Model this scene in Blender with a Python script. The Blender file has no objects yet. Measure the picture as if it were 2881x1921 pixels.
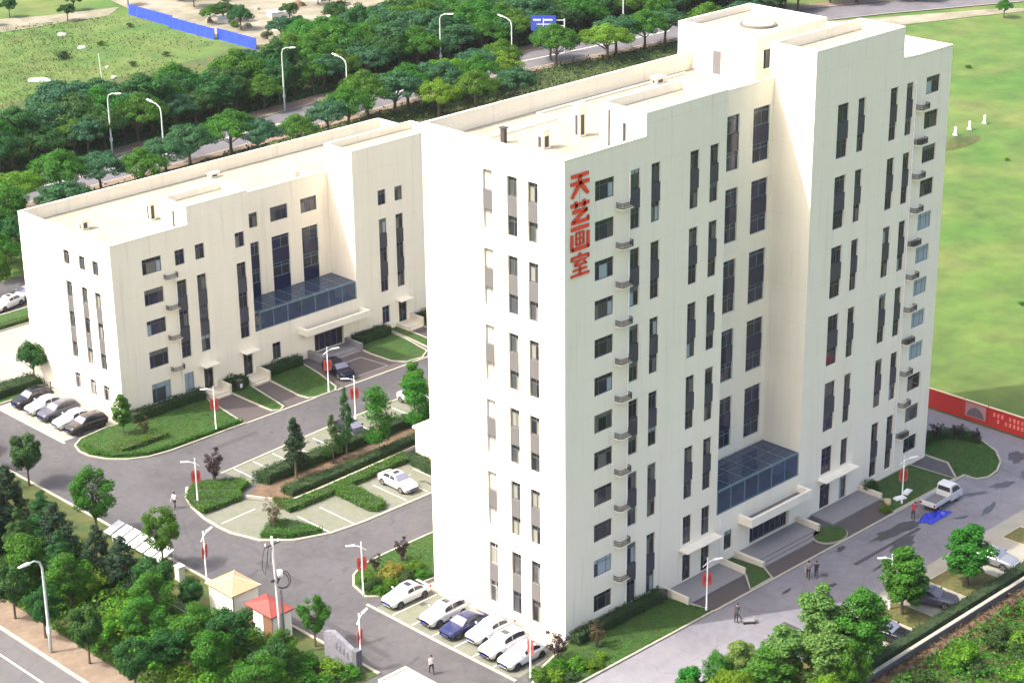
import bpy, bmesh, math, random
import numpy as np
from mathutils import Vector, Matrix

S = bpy.context.scene
COL = S.collection
R = math.radians

# ---------------------------------------------------------------- camera, sky, sun, exposure
cam_d = bpy.data.cameras.new('camera')
cam = bpy.data.objects.new('camera', cam_d)
COL.objects.link(cam)
cam_d.sensor_width = 36.0
cam_d.lens = 71.58
cam_d.clip_start = 1.0
cam_d.clip_end = 6000.0
YAW, PITCH, ROLL = R(45.6158), R(21.5305), R(-0.7368)
fw = Vector((math.cos(YAW)*math.cos(PITCH), math.sin(YAW)*math.cos(PITCH), -math.sin(PITCH)))
rt = Vector((math.sin(YAW), -math.cos(YAW), 0.0))
up = rt.cross(fw)
rt, up = rt*math.cos(ROLL)+up*math.sin(ROLL), up*math.cos(ROLL)-rt*math.sin(ROLL)
M = Matrix((rt, up, -fw)).transposed().to_4x4()
M.translation = Vector((-106.169, -102.599, 85.238))
cam.matrix_world = M
S.camera = cam

SUN_EL, SUN_AZ = R(51.0), R(-29.0)          # light travels towards SUN_AZ (from +X), downwards
w = bpy.data.worlds.new('World')
S.world = w
w.use_nodes = True
nt = w.node_tree
sky = nt.nodes.new('ShaderNodeTexSky')
sky.sky_type = 'NISHITA'
sky.sun_disc = False
sky.sun_elevation = SUN_EL
sky.sun_rotation = R(299.0)
sky.air_density = 1.0
sky.dust_density = 7.0
sky.ozone_density = 0.0
nt.nodes['Background'].inputs['Strength'].default_value = 0.15
nt.links.new(sky.outputs['Color'], nt.nodes['Background'].inputs['Color'])
sd = bpy.data.lights.new('sun', 'SUN')
sd.energy = 2.0
sd.angle = R(0.6)
sd.color = (1.0, 0.965, 0.89)
sun = bpy.data.objects.new('sun', sd)
COL.objects.link(sun)
ldir = Vector((math.cos(SUN_AZ)*math.cos(SUN_EL), math.sin(SUN_AZ)*math.cos(SUN_EL), -math.sin(SUN_EL)))
sun.rotation_euler = ldir.to_track_quat('-Z', 'Y').to_euler()
S.view_settings.view_transform = 'Standard'
S.view_settings.look = 'None'
S.view_settings.gamma = 1.0
S.view_settings.exposure = 1.60
S.render.engine = 'CYCLES'
S.cycles.max_bounces = 6
S.cycles.transparent_max_bounces = 12

# ---------------------------------------------------------------- materials
MATS = {}
def mat(name, col, rough=0.8, var=0.0, scale=1.0, col2=None, bump=0.0, bscale=20.0, metal=0.0, spec=0.5,
        stretch=(1, 1, 1), island=0.0, crack=0.0, joints=None, streak=0.0, detail=6.0, trans=0.0, coat=0.0, col3=None, scale3=0.1, amt3=0.5):
    m = bpy.data.materials.new(name)
    m.use_nodes = True
    t = m.node_tree
    b = t.nodes['Principled BSDF']
    b.inputs['Roughness'].default_value = rough
    b.inputs['Metallic'].default_value = metal
    b.inputs['Specular IOR Level'].default_value = spec
    b.inputs['Coat Weight'].default_value = coat
    out = None
    geo = None
    if var or col2 or bump or col3:
        geo = t.nodes.new('ShaderNodeNewGeometry')
        mp = t.nodes.new('ShaderNodeMapping')
        mp.inputs['Scale'].default_value = stretch
        t.links.new(geo.outputs['Position'], mp.inputs['Vector'])
    rgb = t.nodes.new('ShaderNodeRGB')
    rgb.outputs[0].default_value = (*col, 1)
    out = rgb.outputs[0]
    def noise(sc, det):
        n = t.nodes.new('ShaderNodeTexNoise')
        n.inputs['Scale'].default_value = sc
        n.inputs['Detail'].default_value = det
        n.inputs['Roughness'].default_value = 0.6
        t.links.new(mp.outputs[0], n.inputs['Vector'])
        return n
    def ramp(src, lo, hi):
        r = t.nodes.new('ShaderNodeMapRange')
        r.inputs['From Min'].default_value = lo
        r.inputs['From Max'].default_value = hi
        t.links.new(src, r.inputs['Value'])
        return r.outputs[0]
    def mix(a, bcol, fac, blend='MIX'):
        x = t.nodes.new('ShaderNodeMix')
        x.data_type = 'RGBA'
        x.blend_type = blend
        t.links.new(fac, x.inputs[0])
        t.links.new(a, x.inputs[6])
        if isinstance(bcol, tuple):
            x.inputs[7].default_value = (*bcol, 1)
        else:
            t.links.new(bcol, x.inputs[7])
        return x.outputs[2]
    if col2:
        n = noise(scale, detail)
        out = mix(out, col2, ramp(n.outputs['Fac'], 0.35, 0.65))
    if col3:
        n = noise(scale3, 5.0)
        mm = t.nodes.new('ShaderNodeMath'); mm.operation = 'MULTIPLY'
        mm.inputs[1].default_value = amt3
        t.links.new(ramp(n.outputs['Fac'], 0.45, 0.65), mm.inputs[0])
        out = mix(out, col3, mm.outputs[0])
    if var:
        n = noise(scale*3.1, 8.0)
        h = t.nodes.new('ShaderNodeHueSaturation')
        v = t.nodes.new('ShaderNodeMapRange')
        v.inputs['To Min'].default_value = 1-var
        v.inputs['To Max'].default_value = 1+var
        v.inputs['From Min'].default_value = 0.3
        v.inputs['From Max'].default_value = 0.7
        t.links.new(n.outputs['Fac'], v.inputs['Value'])
        t.links.new(v.outputs[0], h.inputs['Value'])
        t.links.new(out, h.inputs['Color'])
        out = h.outputs[0]
    if island:
        g2 = t.nodes.new('ShaderNodeNewGeometry')
        oi = t.nodes.new('ShaderNodeObjectInfo')
        h = t.nodes.new('ShaderNodeHueSaturation')
        v = t.nodes.new('ShaderNodeMapRange')
        v.inputs['To Min'].default_value = 1-island
        v.inputs['To Max'].default_value = 1+island
        t.links.new(g2.outputs['Random Per Island'], v.inputs['Value'])
        t.links.new(v.outputs[0], h.inputs['Value'])
        v2 = t.nodes.new('ShaderNodeMapRange')
        v2.inputs['To Min'].default_value = 0.475
        v2.inputs['To Max'].default_value = 0.525
        t.links.new(oi.outputs['Random'], v2.inputs['Value'])
        t.links.new(v2.outputs[0], h.inputs['Hue'])
        t.links.new(out, h.inputs['Color'])
        out = h.outputs[0]
    if streak:
        mp2 = t.nodes.new('ShaderNodeMapping'); mp2.inputs['Scale'].default_value = (1.6, 1.6, 0.10)
        t.links.new(geo.outputs['Position'], mp2.inputs['Vector'])
        ns = t.nodes.new('ShaderNodeTexNoise'); ns.inputs['Scale'].default_value = 1.0; ns.inputs['Detail'].default_value = 5.0
        t.links.new(mp2.outputs[0], ns.inputs['Vector'])
        sr = t.nodes.new('ShaderNodeMapRange'); sr.inputs['From Min'].default_value = 0.58; sr.inputs['From Max'].default_value = 0.74
        sr.inputs['To Max'].default_value = streak
        t.links.new(ns.outputs['Fac'], sr.inputs['Value'])
        out = mix(out, tuple(c*0.6 for c in col), sr.outputs[0])
    if joints:
        for axis, period, width, amt in joints:
            sp_ = t.nodes.new('ShaderNodeSeparateXYZ'); t.links.new(geo.outputs['Position'], sp_.inputs[0])
            pp_ = t.nodes.new('ShaderNodeMath'); pp_.operation = 'PINGPONG'; pp_.inputs[1].default_value = period/2
            t.links.new(sp_.outputs[axis], pp_.inputs[0])
            jr = t.nodes.new('ShaderNodeMapRange')
            jr.inputs['From Min'].default_value = width*0.5; jr.inputs['From Max'].default_value = width
            jr.inputs['To Min'].default_value = amt; jr.inputs['To Max'].default_value = 0.0
            t.links.new(pp_.outputs[0], jr.inputs['Value'])
            out = mix(out, tuple(c*0.45 for c in col), jr.outputs[0])
    if crack:
        vo = t.nodes.new('ShaderNodeTexVoronoi'); vo.feature = 'DISTANCE_TO_EDGE'; vo.inputs['Scale'].default_value = 0.16
        nz = noise(0.5, 4.0)
        va = t.nodes.new('ShaderNodeVectorMath'); va.operation = 'MULTIPLY_ADD'
        va.inputs[1].default_value = (2.2, 2.2, 0)
        t.links.new(nz.outputs['Color'], va.inputs[0]); t.links.new(mp.outputs[0], va.inputs[2])
        t.links.new(va.outputs[0], vo.inputs['Vector'])
        cr = t.nodes.new('ShaderNodeMapRange')
        cr.inputs['From Min'].default_value = 0.0; cr.inputs['From Max'].default_value = 0.012
        cr.inputs['To Min'].default_value = crack; cr.inputs['To Max'].default_value = 0.0
        t.links.new(vo.outputs['Distance'], cr.inputs['Value'])
        out = mix(out, tuple(c*0.35 for c in col), cr.outputs[0])
    t.links.new(out, b.inputs['Base Color'])
    if bump:
        n = noise(bscale, 8.0)
        bp = t.nodes.new('ShaderNodeBump')
        bp.inputs['Strength'].default_value = bump
        bp.inputs['Distance'].default_value = 0.05
        t.links.new(n.outputs['Fac'], bp.inputs['Height'])
        t.links.new(bp.outputs[0], b.inputs['Normal'])
    if trans:
        tr = t.nodes.new('ShaderNodeBsdfTranslucent')
        t.links.new(out, tr.inputs['Color'])
        ms = t.nodes.new('ShaderNodeMixShader')
        ms.inputs[0].default_value = trans
        t.links.new(b.outputs[0], ms.inputs[1])
        t.links.new(tr.outputs[0], ms.inputs[2])
        t.links.new(ms.outputs[0], t.nodes['Material Output'].inputs['Surface'])
    MATS[name] = m
    return m

mat('wall', (0.83, 0.765, 0.645), 0.85, streak=0.30, joints=[(2, 3.27, 0.03, 0.15)], var=0.018, scale=0.5, col2=(0.815, 0.75, 0.615), col3=(0.73, 0.665, 0.535), scale3=0.7, amt3=0.22, stretch=(1, 1, 0.10), bump=0.05, bscale=3.0)
mat('roof_slab', (0.31, 0.285, 0.215), 0.9, joints=[(0, 3.0, 0.04, 0.35), (1, 4.0, 0.04, 0.3)], var=0.08, scale=0.3, col3=(0.23, 0.21, 0.155), scale3=0.25, amt3=0.5)
mat('coping', (0.60, 0.55, 0.44), 0.7, var=0.03, scale=0.8)
mat('glass_dark', (0.020, 0.022, 0.030), 0.06, spec=0.5)
mat('glass_blue', (0.012, 0.014, 0.05), 0.08, spec=0.6)
mat('glass_grey', (0.055, 0.06, 0.068), 0.10, spec=0.6)
mat('glass_pale', (0.30, 0.36, 0.42), 0.15, spec=0.6)
mat('curtain', (0.22, 0.22, 0.19), 0.35, var=0.08, scale=3, stretch=(6, 6, 0.2))
mat('curtain_white', (0.50, 0.50, 0.47), 0.4, var=0.05, scale=3, stretch=(6, 6, 0.2))
mat('frame_dark', (0.085, 0.09, 0.095), 0.45)
mat('frame_teal', (0.12, 0.19, 0.22), 0.45)
mat('frame_white', (0.34, 0.34, 0.33), 0.45)
mat('spandrel_dark', (0.055, 0.055, 0.075), 0.5, var=0.15, scale=1.5)
mat('spandrel_grey', (0.135, 0.13, 0.132), 0.55, var=0.06, scale=1.0, stretch=(5, 5, 0.3))
mat('metal_dark', (0.06, 0.06, 0.06), 0.5, metal=0.3)
mat('rail_grey', (0.05, 0.048, 0.045), 0.6)
mat('pipe', (0.74, 0.74, 0.76), 0.5)
mat('asphalt', (0.068, 0.066, 0.075), 0.85, var=0.14, scale=0.5, col2=(0.074, 0.070, 0.073), col3=(0.046, 0.044, 0.049), scale3=0.14, amt3=0.7, crack=0.35, bump=0.15, bscale=9)
mat('south_slab', (0.165, 0.163, 0.190), 0.85, joints=[(0, 6.0, 0.05, 0.25), (1, 4.6, 0.05, 0.25)], crack=0.35, var=0.10, scale=0.4, col2=(0.168, 0.162, 0.18), col3=(0.105, 0.102, 0.122), scale3=0.16, amt3=0.6, bump=0.15, bscale=9)
mat('road_old', (0.085, 0.082, 0.088), 0.85, crack=0.3, var=0.1, scale=0.3, col2=(0.105, 0.10, 0.102), bump=0.15, bscale=9)
mat('road_far', (0.085, 0.082, 0.095), 0.85, var=0.1, scale=0.2, col2=(0.115, 0.11, 0.12))
mat('concrete', (0.26, 0.25, 0.215), 0.85, var=0.05, scale=0.4, col3=(0.19, 0.18, 0.15), scale3=0.3, amt3=0.5, bump=0.1, bscale=8)
mat('paver_green', (0.140, 0.142, 0.115), 0.9, var=0.1, scale=1.0, col2=(0.122, 0.130, 0.098), col3=(0.105, 0.128, 0.07), scale3=0.5, amt3=0.4, bump=0.2, bscale=10)
mat('kerb', (0.33, 0.31, 0.25), 0.8, var=0.08, scale=1.2)
mat('line_white', (0.66, 0.66, 0.61), 0.7, var=0.1, scale=2.0)
mat('paving_brown', (0.072, 0.060, 0.060), 0.85, var=0.12, scale=2.0)
mat('paving_light', (0.20, 0.192, 0.20), 0.8, var=0.08, scale=1.0)
mat('sidewalk', (0.19, 0.145, 0.105), 0.9, var=0.16, scale=0.6, col2=(0.145, 0.105, 0.075), bump=0.2)
mat('soil', (0.13, 0.085, 0.05), 0.95, var=0.25, scale=0.8, col2=(0.085, 0.055, 0.035), bump=0.6, bscale=3)
mat('soil_pale', (0.24, 0.21, 0.165), 0.95, var=0.25, scale=0.1, col2=(0.115, 0.115, 0.07), bump=0.4, bscale=2)
mat('dry_grass', (0.125, 0.105, 0.034), 0.95, var=0.3, scale=0.9, col2=(0.060, 0.072, 0.016), bump=0.6, bscale=6)
mat('lawn', (0.026, 0.078, 0.005), 0.95, var=0.25, scale=1.2, col2=(0.016, 0.044, 0.005), col3=(0.038, 0.058, 0.008), scale3=0.4, amt3=0.6, bump=0.7, bscale=7)
mat('field', (0.048, 0.104, 0.010), 0.95, var=0.28, scale=0.07, col2=(0.090, 0.112, 0.024), col3=(0.026, 0.088, 0.005), scale3=0.045, amt3=0.75, bump=0.6, bscale=1.5, detail=10)
mat('verge', (0.030, 0.060, 0.010), 0.95, var=0.25, scale=0.4, col2=(0.070, 0.072, 0.018), bump=0.6, bscale=4)
for nm, c, tr in (('leaf_mid', (0.050, 0.155, 0.012), .3), ('leaf_bright', (0.10, 0.23, 0.014), .3), ('leaf_dark', (0.026, 0.096, 0.018), .25),
              ('leaf_conifer', (0.018, 0.048, 0.020), .12), ('leaf_hazed', (0.038, 0.125, 0.050), .3), ('leaf_purple', (0.045, 0.026, 0.033), .2),  # the bluish entry carries distance haze in its leaf colour
              ('leaf_silver', (0.125, 0.225, 0.050), .35), ('leaf_hedge', (0.060, 0.160, 0.008), .3), ('leaf_hedge_dark', (0.030, 0.07, 0.016), .2),
              ('leaf_brown', (0.075, 0.06, 0.025), .2), ('leaf_yellow', (0.20, 0.19, 0.03), .25), ('leaf_field', (0.085, 0.14, 0.035), .3), ('leaf_lawn', (0.034, 0.110, 0.005), .3), ('leaf_young', (0.046, 0.170, 0.016), .3)):
    mat(nm, c, 0.65, island=0.4, trans=tr+0.12, spec=0.25)
mat('bark', (0.10, 0.075, 0.055), 0.95, var=0.2, scale=3.0)
mat('bark_pale', (0.50, 0.45, 0.36), 0.9, var=0.15, scale=3.0)
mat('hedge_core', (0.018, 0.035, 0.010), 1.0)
mat('lamp_white', (0.72, 0.72, 0.72), 0.45)
mat('lamp_grey', (0.50, 0.55, 0.52), 0.5)
mat('lamp_glass', (0.75, 0.75, 0.70), 0.3)
mat('banner_red', (0.42, 0.060, 0.045), 0.6)
mat('banner_dark', (0.28, 0.03, 0.025), 0.6)
mat('sign_red', (0.80, 0.055, 0.02), 0.45)
mat('sign_side', (0.34, 0.025, 0.015), 0.5)
mat('red_wall', (0.42, 0.022, 0.018), 0.6, var=0.06, scale=0.6)
mat('red_mark', (0.85, 0.25, 0.18), 0.6)
mat('red_pale', (0.38, 0.20, 0.19), 0.6)
mat('grey_picture', (0.13, 0.10, 0.11), 0.6, var=0.25, scale=1.5)
mat('blue_sheet', (0.025, 0.06, 0.55), 0.5, var=0.15, scale=0.3)
mat('blue_sign', (0.04, 0.07, 0.45), 0.5)
mat('white_paint', (0.78, 0.78, 0.77), 0.45)
mat('white_sheet', (0.80, 0.80, 0.80), 0.55)
mat('booth_cream', (0.78, 0.77, 0.66), 0.7)
mat('booth_tan', (0.30, 0.225, 0.13), 0.75, var=0.05, scale=1.0)
mat('booth_tan_pale', (0.70, 0.58, 0.38), 0.75)
mat('booth_brown', (0.20, 0.11, 0.06), 0.7)
mat('booth_red', (0.20, 0.036, 0.028), 0.65, var=0.06, scale=1)
mat('stone_grey', (0.19, 0.19, 0.225), 0.8, var=0.2, scale=1.0, col2=(0.14, 0.14, 0.17), bump=0.3, bscale=3)
mat('stone_dark', (0.10, 0.10, 0.12), 0.8)
mat('pole_concrete', (0.46, 0.44, 0.42), 0.85, var=0.08, scale=2)
mat('cable_black', (0.03, 0.03, 0.035), 0.6)
mat('cabinet', (0.40, 0.42, 0.36), 0.6)
mat('rail_green', (0.20, 0.34, 0.24), 0.6)
mat('rubber', (0.02, 0.02, 0.02), 0.85)
mat('rim', (0.40, 0.40, 0.41), 0.35, metal=0.7)
mat('car_glass', (0.03, 0.03, 0.04), 0.06, spec=0.7)
mat('car_screen', (0.16, 0.16, 0.22), 0.10, spec=0.8)
mat('car_white', (0.58, 0.58, 0.585), 0.25, coat=0.6)
mat('car_black', (0.012, 0.012, 0.018), 0.22, coat=0.3, spec=0.35)
mat('car_navy_black', (0.006, 0.006, 0.016), 0.3, spec=0.25)
mat('car_navy', (0.012, 0.018, 0.075), 0.22, coat=0.3, spec=0.35)
mat('car_grey', (0.075, 0.075, 0.10), 0.25, coat=0.3, spec=0.35)
mat('car_brown', (0.035, 0.028, 0.03), 0.25, coat=0.3, spec=0.35)
mat('car_silver', (0.27, 0.275, 0.29), 0.28, metal=0.4, coat=0.6)
mat('headlight', (0.70, 0.72, 0.75), 0.15)
mat('taillight', (0.35, 0.012, 0.012), 0.2)
mat('plate_blue', (0.03, 0.06, 0.35), 0.5)
mat('bed_grey', (0.13, 0.13, 0.14), 0.7)
mat('skin', (0.45, 0.27, 0.19), 0.6)
mat('hair', (0.015, 0.012, 0.010), 0.6)
mat('cloth_white', (0.72, 0.72, 0.72), 0.85)
mat('cloth_dark', (0.025, 0.025, 0.035), 0.85)
mat('cloth_red', (0.28, 0.02, 0.035), 0.85)
mat('cloth_grey', (0.18, 0.18, 0.20), 0.85)
mat('tarp_blue', (0.012, 0.03, 0.40), 0.45, var=0.1, scale=2)
mat('timber', (0.42, 0.34, 0.22), 0.85, var=0.15, scale=3)
mat('wet', (0.045, 0.043, 0.052), 0.4, var=0.1, scale=1.0)
mat('patch', (0.050, 0.047, 0.052), 0.85, var=0.12, scale=1.0)
mat('curtain_dim', (0.13, 0.13, 0.12), 0.4, var=0.1, scale=3, stretch=(6, 6, 0.2))
mat('manhole', (0.07, 0.065, 0.065), 0.7)
mat('rock_dull', (0.22, 0.20, 0.17), 0.9, var=0.15, scale=1.0)
mat('rock_pale', (0.55, 0.53, 0.49), 0.9, var=0.15, scale=1.0)

def glassmat(name, tint, fac):
    m = bpy.data.materials.new(name); m.use_nodes = True
    t = m.node_tree
    t.nodes.remove(t.nodes['Principled BSDF'])
    a = t.nodes.new('ShaderNodeBsdfTransparent'); a.inputs[0].default_value = (*tint, 1)
    g = t.nodes.new('ShaderNodeBsdfPrincipled')
    g.inputs['Base Color'].default_value = (0.07, 0.10, 0.18, 1); g.inputs['Roughness'].default_value = 0.06  # blue base stands in for sky reflected in the panes
    g.inputs['Specular IOR Level'].default_value = 0.8
    x = t.nodes.new('ShaderNodeMixShader'); x.inputs[0].default_value = fac
    t.links.new(a.outputs[0], x.inputs[1]); t.links.new(g.outputs[0], x.inputs[2])
    t.links.new(x.outputs[0], t.nodes['Material Output'].inputs['Surface'])
    MATS[name] = m
glassmat('glass_room', (0.78, 0.84, 0.90), 0.42)
glassmat('glass_roof', (0.72, 0.76, 0.80), 0.40)

# ---------------------------------------------------------------- mesh helpers
class MB:
    def __init__(s): s.v = []; s.f = []; s.m = []
    def add(s, vs, fs, mi=0):
        b = len(s.v); s.v += [tuple(x) for x in vs]
        for f in fs: s.f.append([b+i for i in f]); s.m.append(mi)
        return s
    def box(s, x0, x1, y0, y1, z0, z1, mi=0):
        return s.add([(x0,y0,z0),(x1,y0,z0),(x1,y1,z0),(x0,y1,z0),(x0,y0,z1),(x1,y0,z1),(x1,y1,z1),(x0,y1,z1)],
              [(0,3,2,1),(4,5,6,7),(0,1,5,4),(1,2,6,5),(2,3,7,6),(3,0,4,7)], mi)
    def prism(s, poly, z0, z1, mi=0):
        n = len(poly)
        return s.add([(p[0],p[1],z0) for p in poly]+[(p[0],p[1],z1) for p in poly],
              [list(range(n))[::-1], list(range(n, 2*n))]+[(i,(i+1)%n,n+(i+1)%n,n+i) for i in range(n)], mi)
    def sheet(s, poly, z, mi=0):
        return s.add([(p[0],p[1],z) for p in poly], [list(range(len(poly)))], mi)
    def tube(s, pts, rad, n=8, mi=0, cap=True):
        pts = [Vector(p) for p in pts]
        if not isinstance(rad, (list, tuple)): rad = [rad]*len(pts)
        base = len(s.v)
        prev = None
        for i, p in enumerate(pts):
            d = (pts[min(i+1,len(pts)-1)]-pts[max(i-1,0)]).normalized()
            a = Vector((0,0,1)) if abs(d.z) < .9 else Vector((1,0,0))
            if prev is not None: a = prev
            x = d.cross(a).normalized(); y = x.cross(d).normalized(); prev = y
            for k in range(n):
                t = 2*math.pi*k/n
                q = p+(x*math.cos(t)+y*math.sin(t))*rad[i]
                s.v.append(tuple(q))
        for i in range(len(pts)-1):
            for k in range(n):
                s.f.append([base+i*n+k, base+i*n+(k+1)%n, base+(i+1)*n+(k+1)%n, base+(i+1)*n+k]); s.m.append(mi)
        if cap:
            s.f.append([base+k for k in range(n)][::-1]); s.m.append(mi)
            s.f.append([base+(len(pts)-1)*n+k for k in range(n)]); s.m.append(mi)
        return s
    def mesh(s, name, mats, smooth=False):
        me = bpy.data.meshes.new(name)
        me.from_pydata(s.v, [], s.f)
        for m in (mats if isinstance(mats, (list, tuple)) else [mats]): me.materials.append(MATS[m])
        me.polygons.foreach_set('material_index', s.m)
        if smooth: me.polygons.foreach_set('use_smooth', [True]*len(s.f))
        me.update()
        return me
    def build(s, name, mats, parent=None, loc=None, smooth=False, **kw):
        return ob(name, s.mesh(name, mats, smooth), parent, loc, **kw)

def ob(name, data, parent=None, loc=None, rot=0.0, label=None, cat=None, group=None, kind=None):
    o = bpy.data.objects.new(name, data)
    COL.objects.link(o)
    if parent: o.parent = parent
    if loc is not None: o.location = loc
    if rot: o.rotation_euler = (0, 0, rot)
    tag(o, label, cat, group, kind)
    return o
def tag(o, label=None, cat=None, group=None, kind=None):
    if label: o['label'] = label
    if cat: o['category'] = cat
    if group: o['group'] = group
    if kind: o['kind'] = kind
    return o
def thing(name, loc, label, cat, group=None, rot=0.0):
    return ob(name, None, None, loc, rot, label, cat, group)
def copy_tree(o, parent=None):
    c = o.copy(); COL.objects.link(c); c.parent = parent
    for ch in o.children: copy_tree(ch, c)
    return c
def struct(name, mb, mats, **k):
    return mb.build(name, mats, kind='structure', **k)
def rect(x0, x1, y0, y1): return [(x0,y0),(x1,y0),(x1,y1),(x0,y1)]
def arc(cx, cy, r, a0, a1, n=8):
    return [(cx+r*math.cos(R(a0+(a1-a0)*i/n)), cy+r*math.sin(R(a0+(a1-a0)*i/n))) for i in range(n+1)]
def kerb_line(pts, w=0.22, h=0.13, z0=-0.02, closed=False, mb=None):
    mb = mb or MB()
    P = [Vector((p[0], p[1])) for p in pts]
    n = len(P); off = []
    for i in range(n):
        if closed: a, b = P[i-1], P[(i+1) % n]
        else: a, b = P[max(i-1,0)], P[min(i+1,n-1)]
        d = (b-a).normalized(); off.append(Vector((-d.y, d.x)))
    L = [P[i]+off[i]*w/2 for i in range(n)]; Rr = [P[i]-off[i]*w/2 for i in range(n)]
    vs = []
    for i in range(n):
        vs += [(L[i].x,L[i].y,z0),(L[i].x,L[i].y,h),(Rr[i].x,Rr[i].y,h),(Rr[i].x,Rr[i].y,z0)]
    fs = []
    for i in range(n if closed else n-1):
        a, b = 4*i, 4*((i+1) % n)
        fs += [(a,a+1,b+1,b),(a+1,a+2,b+2,b+1),(a+2,a+3,b+3,b+2)]
    if not closed:
        fs += [(0,3,2,1),(4*n-4,4*n-3,4*n-2,4*n-1)]
    mb.add(vs, fs)
    return mb

# leaf scatter -------------------------------------------------------------
def leaf_mesh(name, cen, nrm, size, matname, rng, aspect=0.6):
    """one quad leaf per centre, loosely facing nrm"""
    n = len(cen)
    nr = nrm + rng.normal(0, 0.55, (n, 3))
    nr /= np.linalg.norm(nr, axis=1)[:, None]+1e-9
    a = rng.normal(0, 1, (n, 3))
    t = np.cross(nr, a); t /= np.linalg.norm(t, axis=1)[:, None]+1e-9
    b = np.cross(nr, t)
    sz = size*rng.uniform(0.6, 1.3, n)[:, None]
    V = np.empty((n, 4, 3))
    V[:, 0] = cen - t*sz*0.5
    V[:, 1] = cen + b*sz*aspect*0.5 + nr*sz*0.1
    V[:, 2] = cen + t*sz*0.5
    V[:, 3] = cen - b*sz*aspect*0.5 + nr*sz*0.1
    me = bpy.data.meshes.new(name)
    me.vertices.add(4*n); me.vertices.foreach_set('co', V.reshape(-1))
    me.loops.add(4*n); me.loops.foreach_set('vertex_index', np.arange(4*n, dtype=np.int32))
    me.polygons.add(n); me.polygons.foreach_set('loop_start', np.arange(0, 4*n, 4, dtype=np.int32))
    me.polygons.foreach_set('loop_total', np.full(n, 4, dtype=np.int32))
    me.materials.append(MATS[matname])
    me.update(calc_edges=True)
    return me
def inpoly(px, py, poly):
    c = np.zeros(len(px), bool); n = len(poly)
    for i in range(n):
        x0, y0 = poly[i]; x1, y1 = poly[(i+1) % n]
        if y0 == y1: continue
        c ^= ((y0 > py) != (y1 > py)) & (px < (x1-x0)*(py-y0)/(y1-y0)+x0)
    return c
def hedge(name, poly, h, matname, label, cat='hedge', group=None, dens=120, leaf=0.15, seed=0, z0=0.08, core=True, kind=None, bumpy=0.2):
    rng = np.random.default_rng(seed+len(poly)*7)
    P = np.array(poly); x0, y0 = P.min(0); x1, y1 = P.max(0)
    A = (x1-x0)*(y1-y0)
    n = int(A*dens)
    px, py = rng.uniform(x0, x1, n), rng.uniform(y0, y1, n)
    k = inpoly(px, py, poly); px, py = px[k], py[k]
    ph = rng.uniform(0, 6.28, 4)
    hh = h*(1+bumpy*(np.sin(px*1.7+ph[0])*np.cos(py*2.1+ph[1])+0.6*np.sin(px*4.3+py*3.7+ph[2])))
    top = np.stack([px, py, z0+hh+rng.normal(0, 0.05, len(px))+np.where(rng.uniform(0, 1, len(px)) > 0.93, rng.uniform(0, 0.22, len(px)), 0)], 1)
    tn = np.tile([0, 0, 1.0], (len(px), 1))
    C = [top]; N = [tn]
    for i in range(len(poly)):
        a, b = np.array(poly[i]), np.array(poly[(i+1) % len(poly)])
        L = np.linalg.norm(b-a); m = int(L*h*dens*1.1)
        if m < 1: continue
        t = rng.uniform(0, 1, m)[:, None]
        q = a+(b-a)*t
        d = (b-a)/L; nn = np.array([d[1], -d[0]])
        q = q+nn*(rng.normal(0.02, 0.07, (m, 1))+0.09*np.sin(t*L*2.3+seed))
        C.append(np.column_stack([q, z0+rng.uniform(0, 1, m)*h*1.02]))
        N.append(np.tile([nn[0], nn[1], 0.3], (m, 1)))
    me = leaf_mesh(name, np.vstack(C), np.vstack(N), leaf, matname, rng)
    o = ob(name, me, label=label, cat=cat if not kind else None, group=group, kind=kind)
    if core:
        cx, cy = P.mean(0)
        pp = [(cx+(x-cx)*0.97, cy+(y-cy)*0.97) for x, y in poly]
        MB().prism(pp, z0-0.1, z0+h*0.86).build('dark_core', 'hedge_core', o)  # added dark solid, blocks the gaps between the leaves
    return o

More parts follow.
